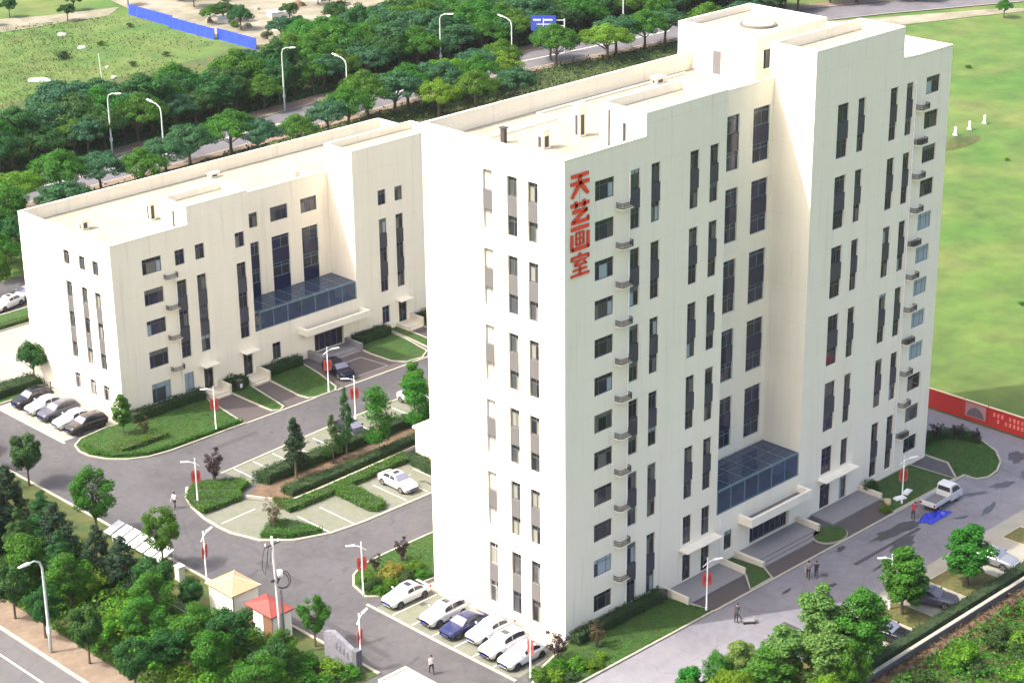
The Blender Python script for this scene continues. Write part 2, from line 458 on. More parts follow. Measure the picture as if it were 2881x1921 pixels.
def make_crown(kind, seed, n, matname, leaf):
    """crown of a tree 1 unit... sizes in metres, origin at the foot of the tree"""
    rng = np.random.default_rng(seed)
    cl = []
    if kind == 'round':      # height 6, crown from 1.7 to 6, radius 2.1
        nc = 52
        for i in range(nc):
            v = rng.normal(0, 1, 3); v /= np.linalg.norm(v)
            r = rng.uniform(0.45, 1.0)**0.6
            z = 3.9+v[2]*r*1.95
            k = 1.0 if z > 3.2 else 0.85
            cl.append((v[0]*r*1.85*k, v[1]*r*1.85*k, z, rng.uniform(0.38, 0.75)))
    elif kind == 'wide':     # height 6, broad uneven crown radius 2.8
        for i in range(60):
            a = rng.uniform(0, 6.28); r = 2.5*rng.uniform(0, 1)**0.55
            z = 3.0+2.4*(1-(r/2.9)**2)*rng.uniform(0.25, 1.05)+rng.normal(0, 0.15)
            cl.append((math.cos(a)*r, math.sin(a)*r, z, rng.uniform(0.4, 0.85)))
    elif kind == 'conifer':  # height 6, radius 1.15
        for i in range(70):
            t = rng.uniform(0, 1)**0.8; z = 1.1+4.8*t
            rr = 1.2*(1-t)**0.8+0.08
            a = rng.uniform(0, 6.28); r = rr*rng.uniform(0.35, 1.0)
            cl.append((math.cos(a)*r, math.sin(a)*r, z, 0.20+0.22*(1-t)))
    elif kind == 'cedar':    # height 6, dark pyramidal, radius 1.9
        for i in range(95):
            t = rng.uniform(0, 1)**0.9; z = 0.5+5.4*t
            rr = 1.9*(1-t)**0.75+0.06
            a = rng.uniform(0, 6.28); r = rr*rng.uniform(0.3, 1.0)
            cl.append((math.cos(a)*r, math.sin(a)*r, z, 0.22+0.30*(1-t)))
    elif kind == 'poplar':   # young upright tree h 6
        for i in range(60):
            t = rng.uniform(0, 1); z = 1.4+4.5*t
            rr = 1.15*math.sin(math.pi*min(1, 0.15+0.85*t))**0.7+0.1
            a = rng.uniform(0, 6.28); r = rr*rng.uniform(0.2, 1.0)
            cl.append((math.cos(a)*r, math.sin(a)*r, z, rng.uniform(0.26, 0.58)))
    elif kind == 'vase':     # shrub with upright fan of twigs, h 3
        for i in range(40):
            a = rng.uniform(0, 6.28); t = rng.uniform(0.2, 1.0)
            r = (0.25+0.95*t)*rng.uniform(0.2, 1.0)
            cl.append((math.cos(a)*r, math.sin(a)*r, 0.5+2.3*t*rng.uniform(0.7, 1.05), 0.22))
    elif kind == 'shrub':    # h 1.5 r 1
        for i in range(26):
            v = rng.normal(0, 1, 3); v /= np.linalg.norm(v); v[2] = abs(v[2])
            r = rng.uniform(0.4, 1.0)
            cl.append((v[0]*r*0.85, v[1]*r*0.85, 0.25+v[2]*r*1.0, rng.uniform(0.2, 0.4)))
    cl = np.array(cl)
    w = cl[:, 3]**2; w /= w.sum()
    idx = rng.choice(len(cl), n, p=w)
    d = rng.normal(0, 1, (n, 3)); d /= np.linalg.norm(d, axis=1)[:, None]
    rr = rng.uniform(0.3, 1.0, n)[:, None]**0.5
    sq = np.array([1, 1, 0.75])
    cen = cl[idx, :3]+d*rr*cl[idx, 3][:, None]*sq
    cmid = np.array([0, 0, cl[:, 2].mean()])
    outw = cen-cmid; outw /= np.linalg.norm(outw, axis=1)[:, None]+1e-9
    nrm = d*0.7+outw*0.5+np.array([0, 0, 0.35])
    return leaf_mesh('crown', cen, nrm, leaf, matname, rng), cl
def make_trunk(kind, cl, seed, matname):
    rng = random.Random(seed)
    mb = MB()
    if kind in ('round', 'wide', 'poplar'):
        top = {'round': 4.6, 'wide': 4.0, 'poplar': 5.4}[kind]
        r0 = {'round': 0.13, 'wide': 0.16, 'poplar': 0.08}[kind]
        mb.tube([(0,0,-0.1),(0.03,0.02,1.0),(-0.03,0.04,2.2),(0.02,0,top)], [r0*1.25, r0, r0*0.8, 0.02], 7)
        for c in rng.sample(list(map(tuple, cl)), min(12, len(cl))):
            z = max(1.3, c[2]*0.5)
            mb.tube([(0,0,z),(c[0]*0.45,c[1]*0.45,(z+c[2])*0.5),(c[0],c[1],c[2])], [r0*0.5, r0*0.3, 0.012], 5)
    elif kind in ('conifer', 'cedar'):
        mb.tube([(0,0,-0.1),(0,0,2.5),(0,0,5.7)], [0.11, 0.07, 0.015], 7)
        for c in rng.sample(list(map(tuple, cl)), 14):
            mb.tube([(0,0,c[2]+0.1),(c[0],c[1],c[2])], [0.03, 0.01], 4)
    else:
        for c in rng.sample(list(map(tuple, cl)), 14):
            mb.tube([(c[0]*0.08,c[1]*0.08,-0.05),(c[0]*0.5,c[1]*0.5,c[2]*0.55),(c[0],c[1],c[2])], [0.035, 0.022, 0.008], 5)
    return mb.mesh('trunk', matname)
PROTO = {}
def proto(key, kind, seed, n, leafmat, leaf, barkmat='bark'):
    cm, cl = make_crown(kind, seed, n, leafmat, leaf)
    tm = make_trunk(kind, cl, seed, barkmat)
    PROTO[key] = (cm, tm, {'round': 6, 'wide': 6, 'conifer': 6, 'cedar': 6, 'poplar': 6, 'vase': 3, 'shrub': 1.5}[kind])
def tree(key, x, y, h, label, cat='tree', group=None, name='tree', sx=1.0, z=0.0, rot=None, lean=0.0):
    cm, tm, h0 = PROTO[key]
    s = h/h0
    o = thing(name, (x, y, z), label, cat, group)
    o.rotation_euler = (lean, 0, rot if rot is not None else TR.uniform(0, 6.28))
    o.scale = (s*sx*TR.uniform(0.88, 1.14), s*sx*TR.uniform(0.88, 1.14), s)
    ob('trunk', tm, o)
    ob('crown', cm, o)
    return o
TR = random.Random(5)
# ---------------------------------------------------------------- the setting: ground, roads, lawns
struct('ground', MB().sheet(rect(-1500, 2500, -1500, 2500), -0.10), 'field')
struct('campus_road', MB().sheet(rect(-13.9, 61.7, -20.0, 112.0), 0.0), 'asphalt')
struct('south_road', MB().sheet([(-5.4, -5.3), (61.6, -5.3), (61.6, -19.9), (-9.0, -19.9), (-8.0, -12.0)], 0.006), 'south_slab')
struct('east_road', MB().sheet([(50.4, -5.32), (61.6, -5.32), (61.6, 30), (51.5, 30), (51.5, 3.2), (58.8, 2.0)], 0.006), 'south_slab')
struct('gate_drive', MB().sheet(rect(-31.0, -13.9, -12.0, 7.5), -0.004), 'asphalt')
struct('service_yard', MB().sheet(rect(-6.0, 34.0, 82.2, 97.0), 0.012), 'concrete')
# north road, slightly bending
NR = [(-300, 139.5), (-60, 141), (60, 143.5), (130, 146.5), (175, 142), (215, 126), (260, 104), (420, 20)]
def ribbon(pts, w0, w1, z):
    P = [Vector(p) for p in pts]; L = []; Rr = []
    for i in range(len(P)):
        d = (P[min(i+1,len(P)-1)]-P[max(i-1,0)]).normalized(); n = Vector((-d.y, d.x))
        L.append(P[i]+n*w1); Rr.append(P[i]+n*w0)
    vs = [(p.x,p.y,z) for p in L]+[(p.x,p.y,z) for p in Rr]; n = len(P)
    return MB().add(vs, [(i, n+i, n+i+1, i+1) for i in range(n-1)])
struct('north_road', ribbon(NR, -5.0, 5.0, 0.0), 'road_far')
struct('north_road_line', ribbon(NR[:5], -0.12, 0.12, 0.02), 'line_white')
struct('north_sidewalk', ribbon(NR, 5.2, 8.6, 0.06), 'sidewalk')
struct('near_sidewalk', ribbon(NR[:5], -7.0, -5.2, 0.06), 'sidewalk')
struct('north_kerb', ribbon(NR, 5.0, 5.22, 0.10), 'kerb')
struct('near_kerb', ribbon(NR, -5.22, -5.0, 0.10), 'kerb')
struct('belt_soil', ribbon(NR[:5], 8.6, 44, -0.05), 'verge')
struct('near_verge', ribbon(NR[:5], -22.0, -7.0, -0.03), 'verge')
struct('bare_lot', MB().sheet([(116, 190), (134, 178), (160, 184), (190, 196), (200, 232), (150, 262), (122, 250), (117, 228)], -0.02), 'soil_pale')
struct('field_track', MB().sheet([(70, 246), (88, 234), (112, 231), (118, 236), (104, 240), (80, 252)], -0.04), 'soil_pale')
struct('bare_bank', MB().sheet([(192, 122), (206, 114), (222, 108), (240, 100), (232, 108), (214, 118), (200, 126)], -0.02), 'soil_pale')
# west side: public road, sidewalk, green belt
struct('west_road', MB().sheet(rect(-60, -31.4, -140, 400), 0.0), 'road_old')
struct('west_road_line', MB().sheet(rect(-33.8, -33.62, -140, 400), 0.02), 'line_white')
struct('west_kerb', kerb_line([(-31.3, -140), (-31.3, 400)], 0.28, 0.14), 'kerb')
struct('west_sidewalk', MB().sheet(rect(-31.16, -28.4, -140, 400), 0.08), 'sidewalk')
struct('west_belt', MB().sheet(rect(-28.4, -14.02, 7.5, 400), 0.04), 'verge')
struct('campus_kerb', kerb_line([(-13.9, 7.5), (-13.9, 112)], 0.26, 0.14), 'kerb')
# lawns with kerbs
def island(poly, name, matname='lawn', z=0.10, kw=0.2):
    struct(name, MB().sheet(poly, z), matname)
    struct('kerb', kerb_line(poly, kw, 0.13, closed=True), 'kerb')
lawn1 = [(0.95, 64.7), (-1.2, 64.9), (-4.6, 64.4), (-6.0, 63.4), (-6.5, 61.8), (-6.4, 60.2), (-5.6, 58.3), (-4.2, 56.7), (-2.4, 55.7), (0, 55.3), (9.6, 55.35), (9.6, 57), (10.4, 62.6), (11.0, 64.7)]
island(lawn1, 'lawn')
island([(13.4, 64.7), (13.4, 57), (13.5, 55.9), (14.2, 55.4), (15.0, 55.9), (15.2, 57), (16.0, 62.2), (16.3, 64.7)], 'lawn')
island([(18.6, 64.7), (18.4, 62), (18.0, 57), (18.3, 55.7), (19.2, 55.3), (21.6, 55.3), (22.3, 56), (23.4, 60), (24.2, 64.7)], 'lawn')
island([(31.6, 64.7), (31.2, 60.5), (31.4, 57.2), (32.4, 55.8), (34.5, 55.5), (36.2, 56.6), (37.0, 61), (37.2, 64.7)], 'lawn')
island([(37.6, 64.7), (37.4, 61), (36.8, 55.6), (38.6, 55.3), (39.0, 62.5), (39.0, 64.7)], 'lawn')
island([(41.2, 64.7), (41.0, 57), (42, 55.5), (50, 55.3), (50, 64.7)], 'lawn')
struct('front_path', MB().sheet([(11.2, 62.7), (9.75, 55.45), (13.2, 55.45), (13.2, 62.7)], 0.03), 'paving_brown')
struct('front_path', MB().sheet([(16.25, 62.0), (15.35, 55.45), (17.85, 55.45), (18.3, 62.0)], 0.03), 'paving_brown')
struct('entrance_court', MB().sheet([(24.4, 62.2), (22.6, 55.5), (31.8, 55.5), (31.0, 62.2)], 0.03), 'paving_brown')
struct('court_band', kerb_line([(25.2, 60.6), (29.8, 60.6), (30.3, 56.6), (24.2, 56.6)], 0.28, 0.045, closed=True), 'paving_light')
struct('front_path', MB().sheet([(39.15, 62.7), (38.8, 55.45), (40.9, 55.45), (41.1, 62.7)], 0.03), 'paving_brown')
struct('road_edge', kerb_line([(9.6, 55.3), (60, 55.3)], 0.24, 0.06), 'kerb')
struct('parking_apron', MB().sheet(rect(-6.3, 0.9, 65.2, 78.0), 0.012), 'concrete')
struct('kerb', kerb_line([(-6.4, 64.6), (-6.3, 78.2)], 0.26, 0.06), 'kerb')
island([(-6.0, 78.3), (0.8, 78.3), (0.8, 81.9), (-5.6, 81.9)], 'lawn')
island([(-6, 97.2), (34, 97.2), (34, 101.8), (-6, 101.8)], 'lawn')
# car park between the buildings
struct('north_parking', MB().sheet([(0.6, 47.2), (1.2, 42.6), (28, 42.9), (28, 48.6), (13.7, 48.3)], 0.012), 'paver_green')
struct('parking_edge', kerb_line([(0.4, 47.4), (13.7, 48.4), (30, 48.9)], 0.24, 0.05), 'kerb')
lot = [(-6.4, 40.9), (-6.9, 38.8), (-6.95, 36.4), (-5.9, 33.2), (-3.8, 31.0), (-0.6, 29.65), (3, 29.3), (15.6, 29.3), (15.6, 35.6), (5, 37.2), (1.0, 37.2), (-1.6, 40.9)]
struct('south_parking', MB().sheet(lot, 0.012), 'paver_green')
struct('parking_edge', kerb_line([(-3.9, 47.2), (-5.3, 45.4), (-6.2, 43.2), (-6.8, 40.6), (-6.98, 38.2), (-6.9, 36.2), (-5.95, 33.1), (-3.7, 30.9), (-0.5, 29.6), (3, 29.2), (15.7, 29.15)], 0.26, 0.11), 'kerb')
struct('bed_kerb', kerb_line([(-1.3, 41.2), (0.85, 37.35), (5, 37.4), (15.6, 37.9), (22, 38.3)], 0.24, 0.30), 'kerb')
struct('planting_bed', MB().sheet([(-1.0, 41.2), (0.95, 37.5), (22, 38.4), (28, 38.8), (28, 42.8), (1.2, 42.4)], 0.16), 'soil')
mk = MB()
def ln(x0, y0, x1, y1, w=0.11):
    d = Vector((x1-x0, y1-y0)).normalized()*w/2; n = (-d.y, d.x)
    mk.sheet([(x0+n[0], y0+n[1]), (x1+n[0], y1+n[1]), (x1-n[0], y1-n[1]), (x0-n[0], y0-n[1])], 0.025)
for x in (-0.4, 2.3, 9.0, 11.7, 14.2): ln(x, 29.7, x, 34.6)
ln(-6.3, 38.5, -2.2, 38.7); 
for x in (1.9, 4.3, 6.8, 9.4, 12, 17.4, 20.1, 22.8): ln(x, 43.0, x, 47.4)
for y in (14.0, 11.55, 8.95, 6.3, 4.1, 1.7): ln(-6.7, y, -1.6, y)
for y in (75.8, 73.2, 70.6, 68.0, 65.6): ln(-6.1, y, -1.0, y)
struct('parking_markings', mk, 'line_white')
# beside the tower
struct('tower_parking', MB().sheet([(-6.9, 16.0), (-0.15, 15.9), (-0.15, 0.2), (-0.5, -0.3), (-6.4, -1.0), (-6.9, 0)], 0.012), 'paver_green')
struct('tower_apron', MB().sheet(rect(-1.5, -0.02, 0.2, 15.9), 0.02), 'concrete')
struct('parking_edge', kerb_line([(-7.0, 17.0), (-7.05, 8.0), (-6.95, -1.2)], 0.26, 0.06), 'kerb')
westlawn = [(0.4, 16.3), (-5.0, 16.9), (-6.2, 18.0), (-5.6, 20.4), (-4.4, 21.8), (-2.6, 22.7), (0, 22.9), (24, 22.9), (24, 16.3)]
island(westlawn, 'lawn')
southlawn = [(0.1, -0.05), (-5.2, -1.6), (-6.3, -2.4), (-6.2, -4.0), (-5.0, -5.1), (12.8, -5.2), (12.4, -3.3), (11.6, -0.05)]
island(southlawn, 'lawn')
struct('south_kerb', kerb_line([(12.8, -5.25), (50.2, -5.25)], 0.24, 0.10), 'kerb')
struct('platform', MB().box(12.2, 19.6, -3.0, -0.02, -0.02, 0.16), 'paving_light')
struct('front_path', MB().sheet([(13.0, -5.1), (13.0, -3.05), (19.2, -3.05), (17.4, -5.1)], 0.03), 'paving_brown')
island([(17.9, -5.05), (19.75, -3.0), (19.75, -0.05), (21.5, -0.05), (21.9, -3.3), (20.9, -5.05)], 'lawn')
struct('entrance_step', MB().box(22.1, 30.6, -2.4, -0.02, -0.02, 0.30), 'paving_light')
struct('entrance_step', MB().box(22.1, 30.6, -2.85, -2.403, -0.02, 0.20), 'paving_light')
struct('entrance_step', MB().box(22.1, 30.6, -3.3, -2.853, -0.02, 0.10), 'paving_light')
struct('front_path', MB().sheet([(21.2, -5.1), (22.0, -3.35), (29.4, -3.35), (29.0, -5.1)], 0.03), 'paving_brown')
planter = arc(31.2, -3.7, 1.35, 0, 360, 18)[:-1]
planter = [(31.0+(x-31.2)*1.35, y) for x, y in planter]
island(planter, 'lawn', z=0.2)
struct('platform', MB().box(32.9, 40.2, -2.7, -0.02, -0.02, 0.20), 'paving_light')
struct('front_path', MB().sheet([(33.2, -5.1), (33.6, -2.75), (40.0, -2.75), (38.4, -5.1)], 0.03), 'paving_brown')
island([(38.9, -5.05), (40.5, -2.9), (40.5, -0.05), (48.6, -0.05), (49.0, -5.05)], 'lawn')
eisl = [(49.2, -5.1), (50.3, -5.2), (50.4, -6.6), (51.6, -7.2), (53.4, -7.0), (55.4, -6.1), (57.2, -4.4), (58.3, -2.2), (58.3, 0.2), (56.8, 2.0), (53, 3.0), (51.6, 3.0), (51.6, -2.5)]
island(eisl, 'lawn')
# south side: planted parking bays, hedge, low wall, outside ground
struct('south_bays', MB().sheet([(14.0, -19.6), (14.0, -13.4), (62, -13.4), (62, -19.6)], 0.010), 'concrete')
struct('south_verge', MB().sheet([(-8, -19.8), (-3.4, -12.8), (3, -13.2), (10, -15.2), (14, -16.2), (14, -19.6), (61.7, -19.6), (61.7, -20.4), (-8, -20.4)], 0.05), 'dry_grass')
for x0, x1 in ((21.9, 24.9), (29.7, 34.6), (41.5, 44.5)):
    island(rect(x0, x1, -19.3, -15.2), 'planting_strip', 'dry_grass', 0.09, 0.16)
struct('outer_bank', MB().sheet([(-14, -21.5), (62, -21.5), (62, -23.4), (-14, -23.4)], -0.02), 'soil')
struct('outer_verge', MB().sheet([(-31, -23.4), (200, -23.4), (200, -60), (-31, -60)], -0.05), 'verge')
struct('outer_grass', MB().sheet([(-14, -23.2), (62, -23.2), (62, -24.0), (-14, -24.0)], 0.0), 'dry_grass')
# wet and repaired patches
pr = random.Random(3)
def blob(cx, cy, rx, ry, rot, name, matname, z=0.016, n=20):
    p = []
    for i in range(n):
        a = 2*math.pi*i/n; k = pr.uniform(0.6, 1.15)
        x, y = rx*k*math.cos(a), ry*k*math.sin(a)
        p.append((cx+x*math.cos(rot)-y*math.sin(rot), cy+x*math.sin(rot)+y*math.cos(rot)))
    struct(name, MB().sheet(p, z), matname)
blob(36.2, -7.4, 3.4, 0.9, -0.1, 'wet_patch', 'wet'); blob(34.5, -9.4, 2.4, 0.7, 0.15, 'wet_patch', 'wet')
blob(31.6, -10.3, 3.4, 0.22, 0.08, 'wet_patch', 'wet', 0.02); blob(47.6, -8.3, 1.5, 0.4, -0.5, 'wet_patch', 'wet')
blob(51, -9.0, 1.6, 0.6, -0.4, 'wet_patch', 'wet'); blob(57.5, -6.6, 1.6, 0.9, 0.4, 'wet_patch', 'wet')
blob(29.6, -6.0, 0.8, 0.35, 0.2, 'wet_patch', 'wet')
for q in ((54.5, -9.5, 1.4, .5, .6), (58.8, -10.5, 1.2, .5, -.3), (46, -11, 1.8, .35, .2), (23.5, -9.6, .7, .25, 0), (50.5, -12.2, 1.0, .3, .5), (42.5, -10.2, .9, .3, -.4), (20, -7.4, .8, .2, .1), (57, 6, 1.5, .6, .8)): blob(*q, 'wet_patch', 'wet')
for i in range(26):
    cx, cy = ((pr.uniform(-5.6, -2.5), pr.uniform(1, 15)), (pr.uniform(-0.5, 14), pr.uniform(30.4, 34)), (pr.uniform(2, 22), pr.uniform(43.8, 47.4)), (pr.uniform(-13, -7.5), pr.uniform(0, 70)), (pr.uniform(0, 40), pr.uniform(50.5, 54.5)))[i % 5]
    blob(cx, cy, pr.uniform(.15, .5), pr.uniform(.12, .35), pr.uniform(0, 3), 'oil_stain', 'patch', 0.021, 10)
for (x0, x1, y0, y1) in ((-12.4, -10.2, 51, 52.6), (-9.0, -8.2, 24, 30), (3, 9, 52.4, 53.1), (20, 22.4, 24.6, 26.0), (-11.8, -11.2, 9, 19), (14, 15.6, -12.2, -10.6), (28, 38, -8.9, -8.5)):
    struct('asphalt_patch', MB().sheet(rect(x0, x1, y0, y1), 0.012), 'patch')
for x, y in ((8.4, 53.9), (-8.8, 62.5), (-9.6, 50.5), (24.6, -8.0), (-6.9, 20.3), (1.3, 28.4)):
    struct('manhole_cover', MB().prism(arc(x, y, 0.34, 0, 360, 14)[:-1], 0.002, 0.018), 'manhole')

# ---------------------------------------------------------------- buildings
def facade(mb, fmap, u0, u1, v0, v1, ops, depth=0.26, mi=0):
    us = sorted({u0, u1, *[o[0] for o in ops if u0 < o[0] < u1], *[o[1] for o in ops if u0 < o[1] < u1]})
    vs = sorted({v0, v1, *[o[2] for o in ops if v0 < o[2] < v1], *[o[3] for o in ops if v0 < o[3] < v1]})
    for i in range(len(us)-1):
        for j in range(len(vs)-1):
            cu, cv = (us[i]+us[i+1])/2, (vs[j]+vs[j+1])/2
            if any(o[0] < cu < o[1] and o[2] < cv < o[3] for o in ops): continue
            mb.add([fmap(us[i],vs[j],0),fmap(us[i+1],vs[j],0),fmap(us[i+1],vs[j+1],0),fmap(us[i],vs[j+1],0)], [(0,1,2,3)], mi)
    for a, b, c, d in ops:
        q = [(a,c),(b,c),(b,d),(a,d)]
        for k in range(4):
            p, r = q[k], q[(k+1) % 4]
            mb.add([fmap(*p,0),fmap(*p,-depth),fmap(*r,-depth),fmap(*r,0)], [(0,1,2,3)], mi)
        mb.add([fmap(a,c,-depth),fmap(b,c,-depth),fmap(b,d,-depth),fmap(a,d,-depth)], [(0,1,2,3)], mi)
MC = {}
def cached(key, fn):
    if key not in MC: MC[key] = fn()
    return MC[key]
wr = random.Random(11)
def pane(parent, x, z, w, h, y, matname):
    me = cached(('pane', round(w,2), round(h,2), matname), lambda: MB().box(0, w, -0.01, 0.01, 0, h).mesh('pane', matname))
    return ob('pane', me, parent, (x, y, z))
def frame_mesh(w, h, fm, cols, transom, t=0.06):
    def f():
        mb = MB()
        mb.box(0, w, 0, 0.08, 0, t); mb.box(0, w, 0, 0.08, h-t, h)
        mb.box(0, t, 0, 0.08, t, h-t); mb.box(w-t, w, 0, 0.08, t, h-t)
        for c in cols: mb.box(w*c-t/2, w*c+t/2, 0.004, 0.076, t, h-t)
        if transom: mb.box(t, w-t, 0.002, 0.078, h*transom-t/2, h*transom+t/2)
        return mb.mesh('window', fm)
    return cached(('fr', round(w,2), round(h,2), fm, tuple(cols), transom, t), f)
def window(parent, loc, rot, w, h, pick, fm='frame_dark', cols=(0.5,), transom=0.72, inset=0.14, name='window'):
    o = ob(name, frame_mesh(w, h, fm, cols, transom), parent, loc, rot)
    n = Vector((0, inset, 0)); n.rotate(Matrix.Rotation(rot, 3, 'Z'))
    o.location = Vector(loc)+n
    t = 0.06; ed = [0, *cols, 1]
    zt = h*transom if transom else h
    for i in range(len(ed)-1):
        x0 = w*ed[i]+(t if i == 0 else t/2); x1 = w*ed[i+1]-(t if i == len(ed)-2 else t/2)
        pane(o, x0, t, x1-x0, (zt-t/2 if transom else h-t)-t, 0.045, pick(i))
    if transom: pane(o, t, zt+t/2, w-2*t, h-t-zt-t/2, 0.045, pick(9))
    return o
def strip(parent, loc, rot, w, h, pick, fm='frame_dark', sp='spandrel_dark', floors=2, sp_proud=0.02, cols=(0.55,), transom=0.74):
    """tall opening: windows with panels between"""
    pan = 1.62 if floors == 2 else 1.66
    wh = (h-pan*(floors-1))/floors
    for k in range(floors):
        z = h-wh*(k+1)-pan*k
        window(parent, (loc[0], loc[1], loc[2]+z), rot, w, wh, lambda i: pick(i), fm, cols, transom, 0.16)
        if k < floors-1:
            def f():
                mb = MB().box(0, w, 0, 0.20, 0.02, pan-0.02)
                for j in range(1, 6): mb.box(w*j/6-0.012, w*j/6+0.012, -0.012, 0.0, 0.04, pan-0.04)
                return mb.mesh('spandrel_panel', sp)
            n = Vector((0, sp_proud, 0)); n.rotate(Matrix.Rotation(rot, 3, 'Z'))
            ob('spandrel_panel', cached(('sp', round(w,2), round(pan,2), sp), f), parent, Vector((loc[0], loc[1], loc[2]+z-pan))+n, rot)
def darkpick(i):
    return wr.choice(['glass_dark', 'glass_dark', 'glass_blue', 'glass_dark', 'glass_grey', 'glass_grey', 'curtain_dim', 'glass_dark', 'glass_blue', 'glass_grey', 'curtain_dim', 'glass_dark', 'glass_pale'])  # the pale choice is a reflection put into the pane colour
def bluepick(i):
    return wr.choice(['glass_blue', 'glass_blue', 'glass_dark'])
def sunpick(i):
    if i == 9: return 'glass_dark'  # top pane: shade of the window reveal put into its colour
    return wr.choice(['curtain', 'glass_grey', 'glass_dark', 'curtain', 'glass_grey'])
def palepick(i): return 'curtain_white' if i != 9 else 'curtain'
def openpick(i): return 'glass_pale' if i != 0 else 'glass_dark'
def ledge_meshes():
    def slab():
        p = [(0, 0), (0, -0.42)]+arc(0.35, -0.42, 0.35, 180, 270, 5)[1:]+[(1.45, -0.77)]+arc(1.45, -0.42, 0.35, -90, 0, 5)[1:]+[(1.8, 0)]
        return MB().prism(p, 0.06, 0.14).mesh('ledge', 'wall')
    def rail():
        mb = MB()
        p = [(0.04, 0), (0.04, -0.42)]+arc(0.37, -0.42, 0.33, 180, 270, 5)[1:]+[(0.9, -0.75), (1.43, -0.75)]+arc(1.43, -0.42, 0.33, -90, 0, 5)[1:]+[(1.76, 0)]
        for z in (0.22, 0.42, 0.62): mb.tube([(x, y, z) for x, y in p], 0.024, 5)
        acc = 0
        for i in range(len(p)-1):
            a, b = Vector(p[i]), Vector(p[i+1]); L = (b-a).length; k = max(1, int(L/0.13))
            for j in range(k):
                q = a+(b-a)*j/k
                mb.box(q.x-0.020, q.x+0.020, q.y-0.020, q.y+0.020, 0.14, 0.64)
        return mb.mesh('railing', 'rail_grey')
    def unit():
        mb = MB().box(0.42, 1.32, -0.52, -0.16, 0.145, 0.60, 0)
        mb.add([(0.68+0.19*math.cos(k*math.pi/6), -0.525, 0.37+0.19*math.sin(k*math.pi/6)) for k in range(12)], [list(range(12))], 1)
        return mb.mesh('condenser', ['spandrel_grey', 'rail_grey'])
    return cached('slab', slab), cached('rail', rail), cached('unit', unit)
def ledge(parent, x, y, z, full):
    a, b, c = ledge_meshes()
    o = ob('ledge', a, parent, (x, y, z)); o.scale = (0.86, 0.86, 1.0); ob('railing', b, o)
    if full: ob('condenser', c, o)
    return o
def parapet(mb, x0, x1, y0, y1, z0, z1, t=0.28, sides='wesn'):
    if 'w' in sides: mb.box(x0, x0+t, y0, y1, z0, z1)
    if 'e' in sides: mb.box(x1-t, x1, y0, y1, z0, z1)
    if 's' in sides: mb.box(x0+t, x1-t, y0, y0+t, z0, z1)
    if 'n' in sides: mb.box(x0+t, x1-t, y1-t, y1, z0, z1)
    return mb
def coping(x0, x1, y0, y1, z, parent, t=0.28):
    mb = MB(); e = 0.05
    mb.box(x0-e, x0+t+e, y0-e, y1+e, z, z+0.07); mb.box(x1-t-e, x1+e, y0-e, y1+e, z, z+0.07)
    mb.box(x0+t+e, x1-t-e, y0-e, y0+t+e, z, z+0.07); mb.box(x0+t+e, x1-t-e, y1-t-e, y1+e, z, z+0.07)
    return mb.build('coping', 'coping', parent)
def roof_block(parent, x0, x1, y0, y1, z0, z1, sink=0.75):
    """raised roof volume with its own sunk roof"""
    mb = MB()
    t = 0.28
    for q in ([(x0,y0),(x1,y0)], [(x1,y0),(x1,y1)], [(x1,y1),(x0,y1)], [(x0,y1),(x0,y0)]):
        (a, b), (c, d) = q
        mb.add([(a,b,z0),(c,d,z0),(c,d,z1),(a,b,z1)], [(0,1,2,3)])
    xi0, xi1, yi0, yi1 = x0+t, x1-t, y0+t, y1-t
    o = [(x0,y0),(x1,y0),(x1,y1),(x0,y1)]; n = [(xi0,yi0),(xi1,yi0),(xi1,yi1),(xi0,yi1)]
    for k in range(4):
        a, b, c, d = o[k], o[(k+1)%4], n[(k+1)%4], n[k]
        mb.add([(*a,z1),(*b,z1),(*c,z1),(*d,z1)], [(0,1,2,3)])
        mb.add([(*d,z1),(*c,z1),(*c,z1-sink),(*d,z1-sink)], [(0,1,2,3)])
    blk = mb.build('roof_block', 'wall', parent)
    MB().sheet([*n], z1-sink).build('roof', 'roof_slab', blk)
    return blk
def glass_room(parent, x0, x1, y0, y1, z0, z1, nb):
    g = MB()
    w = (x1-x0)/nb
    for i in range(nb+1):
        x = min(max(x0+w*i, x0+0.06), x1-0.06); tt = 0.06 if i % 2 == 0 else 0.035
        g.box(x-tt, x+tt, y0, y0+0.10, z0, z1)
        g.box(x-tt, x+tt, y0+0.10, y1, z1-0.12, z1)
    for y in np.linspace(y0+0.9, y1-0.3, 5): g.box(x0, x1, y-0.03, y+0.03, z1-0.10, z1-0.004)
    g.box(x0, x1, y0-0.02, y0+0.12, z0-0.06, z0+0.05); g.box(x0, x1, y0-0.02, y0+0.13, z1-0.14, z1+0.012)
    fr = g.build('glass_room', 'frame_teal', parent)
    for i in range(nb):
        MB().box(x0+w*i+0.07, x0+w*(i+1)-0.07, y0+0.04, y0+0.055, z0+0.05, z1-0.14).build('pane', 'glass_room', fr)
        for k in range(2):
            ya, yb = y0+0.14+(y1-y0-0.2)*k/2, y0+0.14+(y1-y0-0.2)*(k+1)/2-0.05
            MB().box(x0+w*i+0.07, x0+w*(i+1)-0.07, ya, yb, z1+0.004, z1+0.018).build('pane', 'glass_roof', fr)
    for i, c in ((0, 'curtain_white'), (2, 'cloth_grey'), (3, 'booth_brown'), (nb-1, 'white_paint')):   # tables and lockers standing inside
        MB().box(x0+w*i+0.5, x0+w*i+1.5, y0+1.2, y0+2.0, z0+0.05, z0+0.8).box(x0+w*i+0.55, x0+w*i+0.75, y0+1.25, y0+1.95, z0+0.8, z0+1.1).build('cabinet', c, fr)
    return fr
